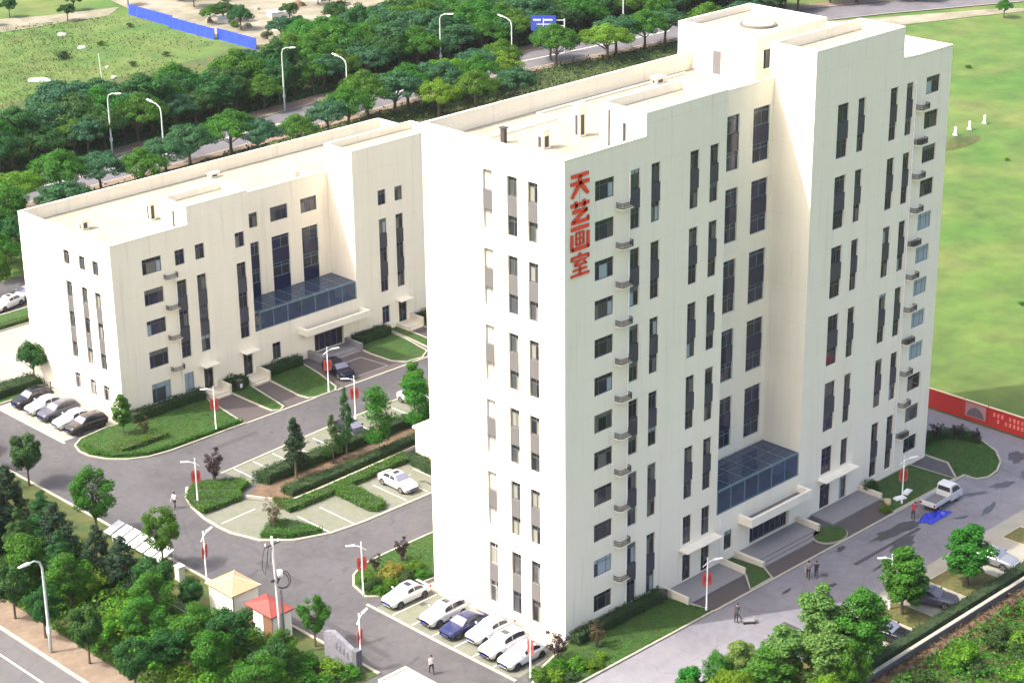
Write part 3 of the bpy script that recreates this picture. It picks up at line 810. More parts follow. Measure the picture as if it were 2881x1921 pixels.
def canopy(parent, x0, x1, y0, y1, z0, z1):
    c = MB()
    c.box(x0, x1, y0, y1, z0, z0+0.18)
    c.box(x0, x1, y0, y0+0.30, z0+0.18, z1); c.box(x0, x0+0.35, y0+0.30, y1, z0+0.18, z1); c.box(x1-0.35, x1, y0+0.30, y1, z0+0.18, z1)
    o = c.build('canopy', 'wall', parent)
    MB().sheet(rect(x0+0.36, x1-0.36, y0+0.31, y1-0.02), z0+0.19).build('canopy_gutter', 'spandrel_grey', o)
    return o
def entrance(parent, x0, x1, y, z0, z1, n):
    g = MB(); w = (x1-x0)/n
    g.box(x0, x1, y, y+0.1, z1-0.09, z1)
    g.box(x0, x1, y, y+0.1, z1*0.72-0.04, z1*0.72+0.04)
    for i in range(n+1): g.box(x0+w*i-0.04, x0+w*i+0.04, y-0.004, y+0.104, z0, z1-0.09)
    o = g.build('entrance', 'frame_dark', parent)
    for i in range(n):
        MB().box(x0+w*i+0.04, x0+w*(i+1)-0.04, y+0.04, y+0.06, z0, z1-0.09).build('door_pane', 'glass_blue' if i % 2 else 'glass_dark', o)
    return o
def door(parent, x, y, w, h, z=0.02, c='glass_dark'):
    o = ob('door', frame_mesh(w, h, 'frame_dark', (0.5,), 0.8), parent, (x, y+0.14, z))
    pane(o, 0.06, 0.03, w/2-0.09, h*0.8-0.06, 0.045, c); pane(o, w/2+0.03, 0.03, w/2-0.09, h*0.8-0.06, 0.045, 'glass_grey' if c == 'glass_pale' else c)
    pane(o, 0.06, h*0.8+0.03, w-0.12, h*0.2-0.09, 0.045, c)
    me = cached('doorhandle', lambda: MB().tube([(0, -0.02, 0.9), (0, -0.06, 0.95), (0, -0.06, 1.25), (0, -0.02, 1.3)], 0.018, 5).mesh('handle', 'rim'))
    ob('handle', me, o, (w/2+0.09, 0, 0))
    return o
def vent(parent, x, y, z, w, d, h, matname='wall', slot=True):
    mb = MB().box(x, x+w, y, y+d, z, z+h).box(x-0.08, x+w+0.08, y-0.08, y+d+0.08, z+h, z+h+0.10)
    o = mb.build('roof_vent', matname, parent)
    if slot:
        MB().box(x-0.012, x+0.02, y+d*0.25, y+d*0.75, z+0.15, z+h*0.7).build('louvre', 'rail_grey', o)
        MB().box(x+w*0.25, x+w*0.75, y-0.012, y+0.02, z+0.15, z+h*0.7).build('louvre', 'rail_grey', o)
    return o

# ---- the tall block
TW = thing('office_tower', (0, 0, 0), 'tall cream twelve storey block with red lettering down its corner', 'building')
H, RZ, LX, WY = 41.5, 40.0, 51.3, 16.0
T0, FS = 39.15, 3.27
YW = lambda c: (lambda u, v, d: (u, c-d, v))
XW = lambda c: (lambda u, v, d: (c-d, u, v))
front = []
def sops(cols, last):
    out = []
    for (a, b) in cols:
        for k in range(6):
            t = T0-2*FS*k
            bt = t-4.92
            if k == 5: bt = (0.8 if last == 'long' else 3.74)
            out.append((a, b, bt, t, k))
    return out
sA = [(3.40, 5.62, T0-FS*i-1.65, T0-FS*i) for i in range(12)]
sM = [(47.45, 49.62, T0-FS*i-1.65, T0-FS*i) for i in range(12)]
sCD = sops([(7.48, 8.62), (9.92, 11.02)], 'long'); sEF = sops([(14.62, 15.76), (17.10, 18.22)], 'short')
sIJ = sops([(34.18, 35.80), (37.15, 38.22)], 'short'); sKL = sops([(41.95, 43.10), (44.42, 45.50)], 'long')
dE = [(14.66, 15.80, 0.17, 2.75), (17.15, 18.28, 0.17, 2.65)]; dW = [(34.2, 35.8, 0.21, 2.75), (37.2, 38.32, 0.21, 2.62)]
nW = [(20.28, 21.4, 1.08, 2.98)]
ent = [(23.9, 29.55, 0.31, 3.1)]
c4 = lambda L: [o[:4] for o in L]
mb = MB(); facade(mb, YW(0.0), 0, 19.15, 0, RZ, sA+c4(sCD)+c4(sEF)+dE); mb.build('front_wall', 'wall', TW)
mb = MB(); facade(mb, YW(0.0), 19.15, 30.82, 0, 5.0, nW+ent, 0.5); mb.build('front_wall', 'wall', TW)
mb = MB(); facade(mb, YW(0.0), 30.82, LX, 0, RZ, sM+c4(sIJ)+c4(sKL)+dW); mb.build('front_wall', 'wall', TW)
gh = []
for (a, b) in ((20.3, 22.0), (24.48, 26.2), (28.05, 30.34)):
    for k in range(5): gh.append((a, b, T0+0.08-2*FS*k-4.95, T0+0.08-2*FS*k, k))
mb = MB(); facade(mb, YW(4.4), 19.15, 30.82, 5.0, RZ, c4(gh)); mb.build('recess_wall', 'wall', TW)
mb = MB()
for x in (19.15, 30.82): mb.add([(x,0,5.0),(x,4.4,5.0),(x,4.4,RZ),(x,0,RZ)], [(0,1,2,3)])
mb.add([(LX,0,0),(LX,WY,0),(LX,WY,RZ),(LX,0,RZ)], [(0,1,2,3)]); mb.add([(0,WY,0),(LX,WY,0),(LX,WY,RZ),(0,WY,RZ)], [(0,1,2,3)])
mb.build('return_wall', 'wall', TW)
sw = []
for (a, b) in ((7.88, 8.96), (5.11, 6.22), (2.84, 3.93)):
    for k in range(6):
        t = T0-2*FS*k; sw.append((a, b, 0.7 if k == 5 else t-4.92, t, k))
mb = MB(); facade(mb, XW(0.0), 0, WY, 0, RZ, c4(sw)); mb.build('side_wall', 'wall', TW)
MB().sheet(rect(0, 19.15, 0, WY), RZ).sheet(rect(19.15, 30.82, 4.4, WY), RZ).sheet(rect(30.82, LX, 0, WY), RZ).build('roof', 'roof_slab', TW)
MB().sheet(rect(19.15, 30.82, 0, 4.4), 5.0).build('deck', 'paving_light', TW)
p = MB()
t = 0.28
p.box(0, t, 0, WY, RZ, H); p.box(t, LX-t, WY-t, WY, RZ, H); p.box(LX-t, LX, 0, WY, RZ, H)
p.box(t, 9.25, 0, t, RZ, H); p.box(43.65, LX-t, 0, t, RZ, H)
p.box(19.15, 30.82, 4.4, 4.4+t, RZ, H)
p.build('parapet', 'wall', TW)
cp = MB(); e = 0.04
cp.box(-e, t+e, -e, WY+e, H, H+.06); cp.box(t+e, LX-t-e, WY-t-e, WY+e, H, H+.06); cp.box(LX-t-e, LX+e, -e, WY+e, H, H+.06)
cp.box(t+e, 9.25, -e, t+e, H, H+.06); cp.box(43.65, LX-t-e, -e, t+e, H, H+.06); cp.box(19.15, 30.82, 4.4-e, 4.4+t+e, H, H+.06)
cp.build('coping', 'coping', TW)
roof_block(TW, 9.25, 19.15, 0.0, 5.0, RZ, 43.45)
roof_block(TW, 30.82, 43.65, 0.0, 5.0, RZ, 44.5, 0.9)
ph = roof_block(TW, 33.0, 43.2, 8.3, 17.4, RZ, 44.15, 0.6)
MB().prism(arc(38.6, 12.6, 1.7, 0, 360, 24)[:-1], 43.551, 43.72).build('round_hatch', 'spandrel_grey', TW)
MB().prism(arc(38.6, 12.6, 1.45, 0, 360, 24)[:-1], 43.72, 43.76).build('round_hatch_lid', 'roof_slab', TW)
MB().box(34.1, 35.2, 8.27, 8.31, 41.0, 42.7).build('window', 'glass_dark', TW)
MB().box(32.96, 33.01, 12.3, 13.2, RZ, 42.1).build('roof_door', 'spandrel_grey', TW)
for y in (9.5, 15.2): MB().box(32.9, 33.0, y, y+.12, RZ, 43.9).build('downpipe', 'pipe', TW)
MB().box(9.15, 9.245, 3.9, 4.0, RZ, 43.0).build('downpipe', 'rail_grey', TW)
MB().box(9.12, 9.245, 1.0, 1.5, 40.1, 41.0).build('roof_hatch', 'rail_grey', TW)
MB().box(9.12, 9.245, 2.2, 2.4, 40.1, 42.2).build('downpipe', 'rail_grey', TW)
vent(TW, 4.8, 7.0, RZ, 0.9, 0.7, 1.5); vent(TW, 9.4, 7.4, RZ, 0.8, 0.6, 2.6); vent(TW, 4.0, 10.6, RZ, 0.35, 0.4, 1.2, 'rail_grey', False)
for i in range(3):
    u_ = MB().box(21.5+i*2.2, 22.5+i*2.2, 7.0, 7.5, RZ+.15, RZ+.95).box(21.55+i*2.2, 21.65+i*2.2, 7.02, 7.48, RZ, RZ+.15).box(22.35+i*2.2, 22.45+i*2.2, 7.02, 7.48, RZ, RZ+.15).build('condenser', 'spandrel_grey', TW)
MB().tube([(1.0, 12.5, RZ+.15), (12, 12.5, RZ+.15), (12, 14.8, RZ+.15), (31, 14.8, RZ+.15)], .07, 6).build('roof_pipe', 'pipe', TW)
vent(TW, 26.2, 14.0, RZ, 1.2, 0.6, 0.6); vent(TW, 36.5, 5.9, RZ, 0.9, 0.9, 2.9); vent(TW, 22.0, 10.0, RZ, 0.5, 0.5, 0.5, 'rail_grey', False)
for (a, b, c, d) in sA: window(TW, (a, 0, c), 0, b-a, d-c, openpick if abs(c-(T0-10*FS-1.65)) < .1 else darkpick, 'frame_teal' if abs(c-(T0-10*FS-1.65)) < .1 else 'frame_dark', (0.28, 0.72), 0.72)
for i, (a, b, c, d) in enumerate(sM): window(TW, (a, 0, c), 0, b-a, d-c, (lambda q: 'glass_pale') if 4 <= i <= 8 else darkpick, 'frame_teal' if 4 <= i <= 8 else 'frame_dark', (0.3, 0.7) if 4 <= i <= 8 else (0.5,), 0.72)
for (a, b, c, d, k) in sCD+sEF+sIJ+sKL:
    pk = bluepick if a in (34.18,) else darkpick
    if d-c > 4: strip(TW, (a, 0, c), 0, b-a, d-c, pk, 'frame_dark', 'spandrel_dark')
    else: window(TW, (a, 0, c), 0, b-a, d-c, pk, 'frame_dark', (0.5,), 0.55)
for (a, b, c, d, k) in gh: strip(TW, (a, 4.4, c), 0, b-a, d-c, bluepick, 'frame_teal', 'glass_blue', 2, 0.10)
for (a, b, c, d, k) in sw:
    strip(TW, (0, b, c), R(-90), b-a, d-c, palepick if a > 7 and k < 5 else sunpick, 'frame_white' if a > 7 else 'frame_dark', 'spandrel_grey')
for (a, b, c, d) in nW: window(TW, (a, 0, c), 0, b-a, d-c, darkpick)
for j, (a, b, c, d) in enumerate(dE+dW): door(TW, a, 0, b-a, d-c, c, 'glass_pale' if j == 3 else 'glass_dark')
entrance(TW, 23.9, 29.55, 0.30, 0.31, 3.1, 7)
glass_room(TW, 19.25, 30.72, 0.05, 4.3, 5.02, 7.27, 6)
canopy(TW, 22.27, 31.0, -1.5, -0.003, 3.15, 3.95)
MB().box(14.2, 18.9, -1.0, -0.003, 3.35, 3.47).build('door_hood', 'wall', TW)
MB().box(33.8, 38.9, -1.0, -0.003, 3.35, 3.47).build('door_hood', 'wall', TW)
for i in range(11):
    ledge(TW, 5.80, -0.003, T0-FS*i-2.85, False)
    ledge(TW, 45.95, -0.003, T0-FS*i-2.85, i % 3 == 1)
MB().tube([(7.28, -0.07, 0.2), (7.28, -0.07, 39.0)], 0.06, 8).build('downpipe', 'pipe', TW)
MB().tube([(45.8, -0.07, 0.2), (45.8, -0.07, 39.0)], 0.06, 8).build('downpipe', 'pipe', TW)
MB().tube([(19.6, -0.07, 0.2), (19.6, -0.07, 4.6)], 0.05, 8).build('downpipe', 'pipe', TW)

# ---- lettering on the tower corner: strokes in a 1 x 1 cell (x right, y up)
def strokes(L, w=2.05, h=1.86, d=0.08):
    mb = MB()
    for (x0, y0, x1, y1, t0, *r) in L:
        a, b = Vector((x0*w, y0*h)), Vector((x1*w, y1*h)); n = (b-a).normalized(); n = Vector((-n.y, n.x))*t0/2
        t1 = (r[0] if r else t0)/2; n1 = n.normalized()*t1
        q = [a+n, a-n, b-n1, b+n1]
        vs = [(v.x, -d, v.y) for v in q]+[(v.x, 0, v.y) for v in q]
        mb.add(vs, [(0,1,2,3)], 0); mb.add(vs, [(0,4,5,1),(1,5,6,2),(2,6,7,3),(3,7,4,0)], 1)
    return mb
T = 0.29
CH = [[(.04,.92,.96,.92,T), (.0,.60,1.,.60,T), (.50,.92,.50,.52,.36), (.50,.56,.06,.02,.34,.28), (.56,.52,.95,.06,.34,.28)],
      [(.0,.82,1.,.82,T), (.28,.98,.28,.68,T), (.72,.98,.72,.68,T), (.10,.54,.90,.54,T), (.88,.54,.10,.12,.30,.28), (.04,.08,.98,.08,.27), (.94,.08,.94,.26,.24)],
      [(.02,.95,.98,.95,T), (.06,.72,.06,.02,T), (.94,.72,.94,.02,T), (.02,.06,.98,.06,T), (.28,.74,.72,.74,.15), (.28,.24,.72,.24,.15), (.30,.74,.30,.24,.15), (.70,.74,.70,.24,.15), (.30,.49,.70,.49,.11), (.50,.74,.50,.24,.11)],
      [(.50,1.0,.50,.88,T), (.02,.85,.98,.85,.20), (.05,.85,.05,.70,.20), (.95,.85,.95,.70,.20), (.16,.68,.84,.68,.15), (.45,.66,.20,.50,.15), (.20,.49,.86,.49,.15), (.72,.60,.86,.47,.15), (.12,.28,.88,.28,.17), (.50,.44,.50,.06,.20), (.0,.05,1.,.05,.20)]]
SG = thing('wall_sign', (0.62, -0.05, 32.0), 'vertical sign of four large red characters on the cream wall', 'sign')
for i, L in enumerate(CH):
    strokes(L).build('character', ['sign_red', 'sign_side'], SG, (0, 0, (3-i)*2.13))
MB().box(1.0, 1.06, 0.002, 0.046, 0.1, 7.7).build('mounting_rail', 'coping', SG)

# ---- the lower block
LB = thing('office_block', (0, 0, 0), 'low cream five storey block standing behind the car park', 'building')
LY, X0, X1, LH, LR, LD = 64.8, 1.0, 52.0, 19.25, 17.9, 81.8
A = [(4.72, 7.12, a, b) for a, b in ((15.15,16.85),(11.76,13.5),(8.43,10.1),(4.78,6.7),(0.85,3.04))]
sg = [(8.84,10.05,15.18,16.86),(11.42,12.6,15.18,16.86),(16.64,17.86,15.18,16.86),(8.9,10.12,0.85,3.05)]
st = [(8.84,10.05,4.8,13.5),(11.42,12.6,4.8,13.5),(16.64,17.86,4.8,13.45)]
dL = [(11.45,12.67,0.42,3.1),(16.75,18.0,0.42,3.1)]
wst = [(36.8,37.96,4.8,13.6),(39.33,40.46,4.8,13.6),(46.5,47.6,4.8,13.6)]
wsg = [(36.78,37.96,15.22,17.0),(39.3,40.46,15.2,16.9),(46.5,47.6,15.2,16.9),(36.84,37.98,0.9,3.02)]
wd = [(39.36,40.62,0.42,3.1)]
mb = MB(); facade(mb, YW(LY), X0, 18.6, 0, LR, A+sg+st+dL); mb.build('front_wall', 'wall', LB)
mb = MB(); facade(mb, YW(LY), 18.6, 33.15, 0, 5.1, [(20.78,21.95,1.12,3.1),(26.7,30.95,0.31,3.1)], 0.5); mb.build('front_wall', 'wall', LB)
mb = MB(); facade(mb, YW(LY), 33.15, X1, 0, LR, wst+wsg+wd); mb.build('front_wall', 'wall', LB)
rc = [(a, b, c, d) for (a, b) in ((21.9,23.06),(24.85,27.3),(29.15,31.46)) for (c, d) in ((15.12,16.82),(5.4,13.42))]
mb = MB(); facade(mb, YW(69.2), 18.6, 33.15, 5.1, LR, rc); mb.build('recess_wall', 'wall', LB)
mb = MB()
for x in (18.6, 33.15): mb.add([(x,LY,5.1),(x,69.2,5.1),(x,69.2,LR),(x,LY,LR)], [(0,1,2,3)])
mb.add([(X1,LY,0),(X1,LD,0),(X1,LD,LR),(X1,LY,LR)], [(0,1,2,3)]); mb.add([(X0,LD,0),(X1,LD,0),(X1,LD,LR),(X0,LD,LR)], [(0,1,2,3)])
mb.build('return_wall', 'wall', LB)
so = []
for (a, b) in ((72.45,73.55),(69.6,70.7),(67.15,68.25)): so += [(a,b,15.42,17.0),(a,b,5.0,13.58),(a,b,1.42,3.27)]
mb = MB(); facade(mb, XW(X0), LY, LD, 0, LR, so); mb.build('side_wall', 'wall', LB)
MB().sheet(rect(X0, 18.6, LY, LD), LR).sheet(rect(18.6, 33.15, 69.2, LD), LR).sheet(rect(33.15, X1, LY, LD), LR).build('roof', 'roof_slab', LB)
MB().sheet(rect(18.6, 33.15, LY, 69.2), 5.1).build('deck', 'paving_light', LB)
p = MB()
p.box(X0, X0+t, LY, LD, LR, LH); p.box(X0+t, X1-t, LD-t, LD, LR, LH); p.box(X1-t, X1, LY, LD, LR, LH)
p.box(X0+t, 10.65, LY, LY+t, LR, LH); p.box(46.3, X1-t, LY, LY+t, LR, LH); p.box(18.6, 33.15, 69.2, 69.2+t, LR, LH)
p.build('parapet', 'wall', LB)
cp = MB()
cp.box(X0-e, X0+t+e, LY-e, LD+e, LH, LH+.06); cp.box(X0+t+e, X1-t-e, LD-t-e, LD+e, LH, LH+.06); cp.box(X0+t+e, 10.65, LY-e, LY+t+e, LH, LH+.06)
cp.box(18.6, 33.15, 69.2-e, 69.2+t+e, LH, LH+.06)
cp.build('coping', 'coping', LB)
roof_block(LB, 10.65, 18.6, LY, 69.4, LR, 21.3)
roof_block(LB, 33.15, 46.3, LY, 69.5, LR, 22.4, 0.8)
vent(LB, 4.3, 74.8, LR, 0.9, 0.6, 1.1); vent(LB, 11.2, 72.3, LR, 0.8, 0.6, 2.3); vent(LB, 24.9, 80.0, LR, 1.3, 0.5, 0.5); vent(LB, 31.2, 72.5, LR, 0.7, 0.7, 0.9, 'coping', False)
vent(LB, 17.5, 71.2, LR, 0.6, 0.6, 1.3)
MB().box(10.56, 10.645, 65.6, 66.0, LR, 18.9).build('roof_hatch', 'rail_grey', LB)
MB().box(10.56, 10.645, 67.0, 67.2, LR, 20.3).build('downpipe', 'rail_grey', LB)
for i, (a, b, c, d) in enumerate(A): window(LB, (a, LY, c), 0, b-a, d-c, darkpick if i < 4 else (lambda q: wr.choice(['glass_pale', 'glass_grey'])), 'frame_dark' if i < 4 else 'frame_teal', (0.25, 0.75), 0.72)
for (a, b, c, d) in sg+wsg: window(LB, (a, LY, c), 0, b-a, d-c, darkpick if c > 1 or a > 20 else (lambda q: 'glass_pale'), 'frame_dark' if c > 1 else 'frame_teal')
for (a, b, c, d) in st+wst: strip(LB, (a, LY, c), 0, b-a, d-c, darkpick, floors=3)
for (a, b, c, d) in rc:
    if d-c < 3: window(LB, (a, 69.2, c), 0, b-a, d-c, darkpick, cols=(0.33, 0.67) if b-a > 2 else (0.5,))
    else: strip(LB, (a, 69.2, c), 0, b-a, d-c, bluepick, 'frame_teal', 'glass_blue', 3, 0.1)
window(LB, (20.78, LY, 1.12), 0, 1.17, 1.98, darkpick)
for (a, b, c, d) in so:
    if d-c < 3: window(LB, (X0, b, c), R(-90), b-a, d-c, sunpick, 'frame_white' if c < 3 else 'frame_dark')
    else: strip(LB, (X0, b, c), R(-90), b-a, d-c, sunpick, 'frame_dark', 'spandrel_grey', 3)
for (a, b, c, d) in dL+wd: door(LB, a, LY, b-a, d-c, c)
entrance(LB, 26.7, 30.95, LY+0.3, 0.31, 3.1, 5)
glass_room(LB, 19.3, 33.0, LY+0.05, 69.1, 5.12, 7.2, 7)
canopy(LB, 24.5, 33.7, LY-1.5, LY-0.003, 3.2, 3.95)
for x in (11.0, 16.4, 38.9): MB().box(x, x+2.0, LY-1.05, LY-0.003, 3.30, 3.42).build('door_hood', 'wall', LB)
for z in (14.05, 10.65, 7.3, 3.75): ledge(LB, 7.25, LY-0.003, z, False)
MB().tube([(8.6, LY-.07, 0.2), (8.6, LY-.07, 14.0)], 0.06, 8).build('downpipe', 'pipe', LB)
# stoops in front of the doors
for x in (11.2, 16.5, 39.1):
    st_ = MB().box(x, x+1.9, 62.9, LY-0.003, 0, 0.40).box(x, x+1.9, 62.5, 62.897, 0, 0.2).box(x+1.903, x+2.15, 62.6, LY-0.003, 0, 1.15).box(x-0.25, x-0.003, 62.6, LY-0.003, 0, 0.55)
    st_.build('stoop', 'coping', LB)
MB().box(26.0, 31.0, 62.3, LY-0.003, 0, 0.30).box(26.0, 31.0, 61.9, 62.297, 0, 0.15).box(31.003, 31.4, 62.0, LY-0.003, 0, 0.9).box(25.6, 25.997, 62.0, LY-0.003, 0, 0.9).build('stoop', 'paving_light', LB)
MB().box(12.0, 12.2, -3.0, -0.02, 0.0, 0.75).build('stoop_wall', 'coping', TW)
MB().box(19.62, 19.75, -3.0, -0.02, 0.0, 0.75).build('stoop_wall', 'coping', TW)
MB().box(21.75, 22.09, -3.3, -0.02, 0.0, 0.55).build('stoop_wall', 'coping', TW)
MB().box(30.62, 30.95, -2.6, -0.02, 0.0, 0.85).build('stoop_wall', 'coping', TW)
MB().box(40.25, 40.45, -2.7, -0.02, 0.0, 0.7).build('stoop_wall', 'coping', TW)

# ---- small annex between the parking bays and the tower
AX = thing('annex', (0, 0, 0), 'little flat roofed cream annex beside the hedge behind the tower', 'building')
mb = MB(); facade(mb, YW(30.6), 15.9, 20.5, 0, 3.4, [(16.6, 17.8, 1.0, 2.4)], 0.2)
facade(mb, XW(15.9), 30.6, 36.0, 0, 3.4, [(31.6, 32.8, 1.0, 2.4)], 0.2)
mb.add([(20.5,30.6,0),(20.5,36,0),(20.5,36,3.4),(20.5,30.6,3.4)], [(0,1,2,3)]); mb.add([(15.9,36,0),(20.5,36,0),(20.5,36,3.4),(15.9,36,3.4)], [(0,1,2,3)])
mb.build('wall', 'wall', AX)
MB().box(15.7, 20.7, 30.4, 36.2, 3.4, 3.65).build('roof', 'coping', AX)
window(AX, (16.6, 30.6, 1.0), 0, 1.2, 1.4, darkpick); window(AX, (15.9, 32.8, 1.0), R(-90), 1.2, 1.4, sunpick)
# ---------------------------------------------------------------- plants
proto('round_a', 'round', 1, 9880, 'leaf_mid', 0.182)
proto('round_b', 'round', 2, 9880, 'leaf_young', 0.182)
proto('round_c', 'round', 3, 9120, 'leaf_dark', 0.198)
proto('wide_a', 'wide', 4, 12350, 'leaf_mid', 0.198)
proto('wide_b', 'wide', 5, 12350, 'leaf_hazed', 0.213)
proto('wide_c', 'wide', 6, 11400, 'leaf_dark', 0.213)
proto('wide_d', 'wide', 7, 11400, 'leaf_bright', 0.198)
proto('conifer_a', 'conifer', 8, 9880, 'leaf_conifer', 0.122)
proto('conifer_b', 'conifer', 9, 6840, 'leaf_dark', 0.129)
proto('cedar_a', 'cedar', 10, 15200, 'leaf_conifer', 0.137)
proto('cedar_b', 'cedar', 11, 15200, 'leaf_dark', 0.137)
proto('poplar_a', 'poplar', 12, 4940, 'leaf_mid', 0.167, 'bark_pale')
proto('poplar_b', 'poplar', 13, 12350, 'leaf_young', 0.175)
proto('poplar_s', 'poplar', 14, 14250, 'leaf_silver', 0.175)
proto('vase_p', 'vase', 15, 3230, 'leaf_purple', 0.114)
proto('vase_b', 'vase', 16, 1710, 'leaf_brown', 0.106)
proto('shrub_g', 'shrub', 17, 1710, 'leaf_hedge', 0.129)
proto('shrub_d', 'shrub', 18, 1710, 'leaf_hedge_dark', 0.129)
proto('shrub_y', 'shrub', 19, 1710, 'leaf_yellow', 0.129)
proto('shrub_b', 'shrub', 20, 1710, 'leaf_bright', 0.137)

# trees along the campus kerb
tree('round_a', -15.9, 44.7, 6.9, 'full round green tree growing next to the row of white panels', sx=0.78)
tree('round_b', -15.4, 35.0, 6.2, 'round green tree overhanging the end of the white panels', sx=0.72)
tree('round_b', -14.7, 14.6, 4.7, 'small round green tree between red roofed booth and stone gate wall', sx=0.78)
tree('round_c', -14.4, 58.6, 5.6, 'dark green tree on the kerb opposite the rounded lawn', sx=0.9)
tree('wide_c', 0.2, 80.6, 5.4, 'spreading dark green tree by the corner of the low block', sx=0.78)
tree('poplar_b', -1.0, 62.0, 4.6, 'slim bright green sapling at the corner of the rounded lawn', sx=1.0)
tree('vase_b', 0.6, 60.7, 2.2, 'bare brownish shrub on the rounded lawn', 'shrub', name='shrub')
tree('vase_p', -1.5, 46.0, 3.6, 'purple leaved shrub at the tip of the car park island', 'shrub', name='shrub')
tree('vase_b', -3.8, 34.2, 3.6, 'thin brown leaning shrub on the small green island', 'shrub', name='shrub', lean=0.18, rot=0.9)
tree('conifer_a', 4.6, 40.9, 6.6, 'dense dark conifer nearest the bare end of the planting bed', 'conifer', name='conifer', sx=1.15)
tree('conifer_b', 9.4, 41.0, 5.4, 'short sparse conifer in the planting bed next to a tall narrow one', 'conifer', name='conifer', sx=0.9)
tree('conifer_b', 11.4, 41.3, 7.6, 'tall narrow twisting conifer in the planting bed', 'conifer', name='conifer', sx=0.62)
tree('poplar_a', 13.9, 39.4, 7.6, 'tall young green tree with pale trunk in the planting bed', sx=1.05)
tree('poplar_a', 20.2, 40.6, 6.6, 'loose leaved tree in the planting bed by the tower corner', sx=1.2)
tree('poplar_b', 22.8, 43.8, 6.2, 'leafy tree half hidden by the tower corner', sx=1.1)
for x, y, h, k, nm in ((0.4, 20.8, 2.3, 'vase_p', 'upright purple shrub standing on the lawn behind the parked cars'), (-2.6, 20.9, 1.7, 'vase_p', 'low purple shrub near the lamp at the rounded lawn tip'),
                   (-2.4, -1.4, 2.7, 'vase_p', 'purple shrub beside the last white car below the tower'), (1.4, -2.2, 2.7, 'vase_b', 'thin brown shrub on the shaded lawn below the tower corner')):
    tree(k, x, y, h, nm, 'shrub', name='shrub', sx=1.1)
gsh = 'small green shrub filling the lawn tip beside the tower parking'
for i, (x, y, h, k) in enumerate(((-4.9, 18.6, 1.3, 'shrub_d'), (-4.2, 20.0, 1.2, 'shrub_g'), (-2.9, 19.2, 1.4, 'shrub_y'), (-1.4, 19.6, 1.5, 'shrub_y'), (-3.6, 17.8, 1.2, 'shrub_g'), (-1.8, 17.6, 1.2, 'shrub_d'), (0.0, 18.6, 1.3, 'shrub_g'), (-0.6, 17.0, 1.1, 'shrub_g'), (-5.0, 17.6, 1.0, 'shrub_g'))):
    tree(k, x, y, h, gsh, 'shrub', 'shrubs on the lawn tip', 'shrub', sx=1.3)
gsh = 'low green shrub on the lawn tip below the last parked car'
for i, (x, y, h, k) in enumerate(((-5.5, -2.4, 1.3, 'shrub_g'), (-4.6, -3.3, 1.2, 'shrub_b'), (-3.4, -2.6, 1.3, 'shrub_g'), (-2.2, -3.4, 1.3, 'shrub_b'), (-1.2, -4.3, 1.0, 'shrub_g'), (-3.8, -4.3, 1.0, 'shrub_d'), (0.2, -3.8, 0.9, 'shrub_b'))):
    tree(k, x, y, h, gsh, 'shrub', 'shrubs below the parked cars', 'shrub', sx=1.3)

# hedges and ground cover
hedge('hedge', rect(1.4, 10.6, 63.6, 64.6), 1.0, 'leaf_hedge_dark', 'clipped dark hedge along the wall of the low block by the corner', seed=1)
hedge('hedge', rect(-3.9, 1.9, 58.2, 59.6), 0.5, 'leaf_hedge', 'low loose hedge clump across the rounded lawn', seed=2)
hedge('hedge', [(-5.6, 62.6), (-6.1, 60.2), (-5.0, 58.0), (-2.2, 56.0), (0.2, 55.6), (9.4, 55.6), (9.4, 56.1), (0.3, 56.2), (-2.0, 56.6), (-4.5, 58.4), (-5.5, 60.4), (-5.2, 62.6)], 0.35, 'leaf_hedge', 'low clipped green edging round the curved lawn', seed=3)
hedge('hedge', rect(13.7, 16.1, 63.2, 64.6), 1.0, 'leaf_hedge_dark', 'short dark hedge between two front doors of the low block', seed=4)
hedge('hedge', rect(18.9, 23.9, 63.4, 64.6), 1.0, 'leaf_hedge_dark', 'dark hedge under the small ground floor window', seed=5)
hedge('hedge', rect(31.8, 36.8, 63.2, 64.6), 1.0, 'leaf_hedge_dark', 'dark hedge to the side of the canopied entrance of the low block', seed=6)
hedge('hedge', rect(41.6, 46.0, 63.4, 64.6), 1.0, 'leaf_hedge_dark', 'dark hedge beyond the far door of the low block', seed=66)
hedge('hedge', rect(-5.6, 0.4, 79.4, 81.4), 1.0, 'leaf_hedge_dark', 'dark hedge at the end of the row of five cars', seed=7)
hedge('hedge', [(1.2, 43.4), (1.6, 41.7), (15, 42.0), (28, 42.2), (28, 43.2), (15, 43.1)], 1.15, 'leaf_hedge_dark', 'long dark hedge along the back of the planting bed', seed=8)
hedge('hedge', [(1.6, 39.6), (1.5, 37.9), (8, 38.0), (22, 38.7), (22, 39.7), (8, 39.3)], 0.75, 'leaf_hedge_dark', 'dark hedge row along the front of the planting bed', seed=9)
hedge('hedge', [(-5.6, 45.0), (-6.4, 42.0), (-6.3, 41.2), (-1.9, 41.1), (-1.2, 42.3), (0.6, 43.2), (0.4, 44.6), (-2.6, 46.8), (-3.8, 46.6)], 0.45, 'leaf_hedge', 'bright green planting on the rounded tip of the car park', seed=10)
hedge('hedge', [(-0.2, 38.6), (-0.6, 35.6), (2.4, 35.5), (5.0, 35.6), (15.4, 36.0), (15.4, 37.4), (5.0, 36.8), (1.2, 36.8)], 0.5, 'leaf_hedge', 'long bright green hedge along the white bed kerb', seed=11)
hedge('hedge', [(5.0, 35.6), (4.9, 30.4), (5.5, 29.8), (6.4, 29.9), (6.9, 30.6), (7.2, 35.6)], 0.5, 'leaf_hedge', 'bright green hedge tongue between two parking bays', seed=12)
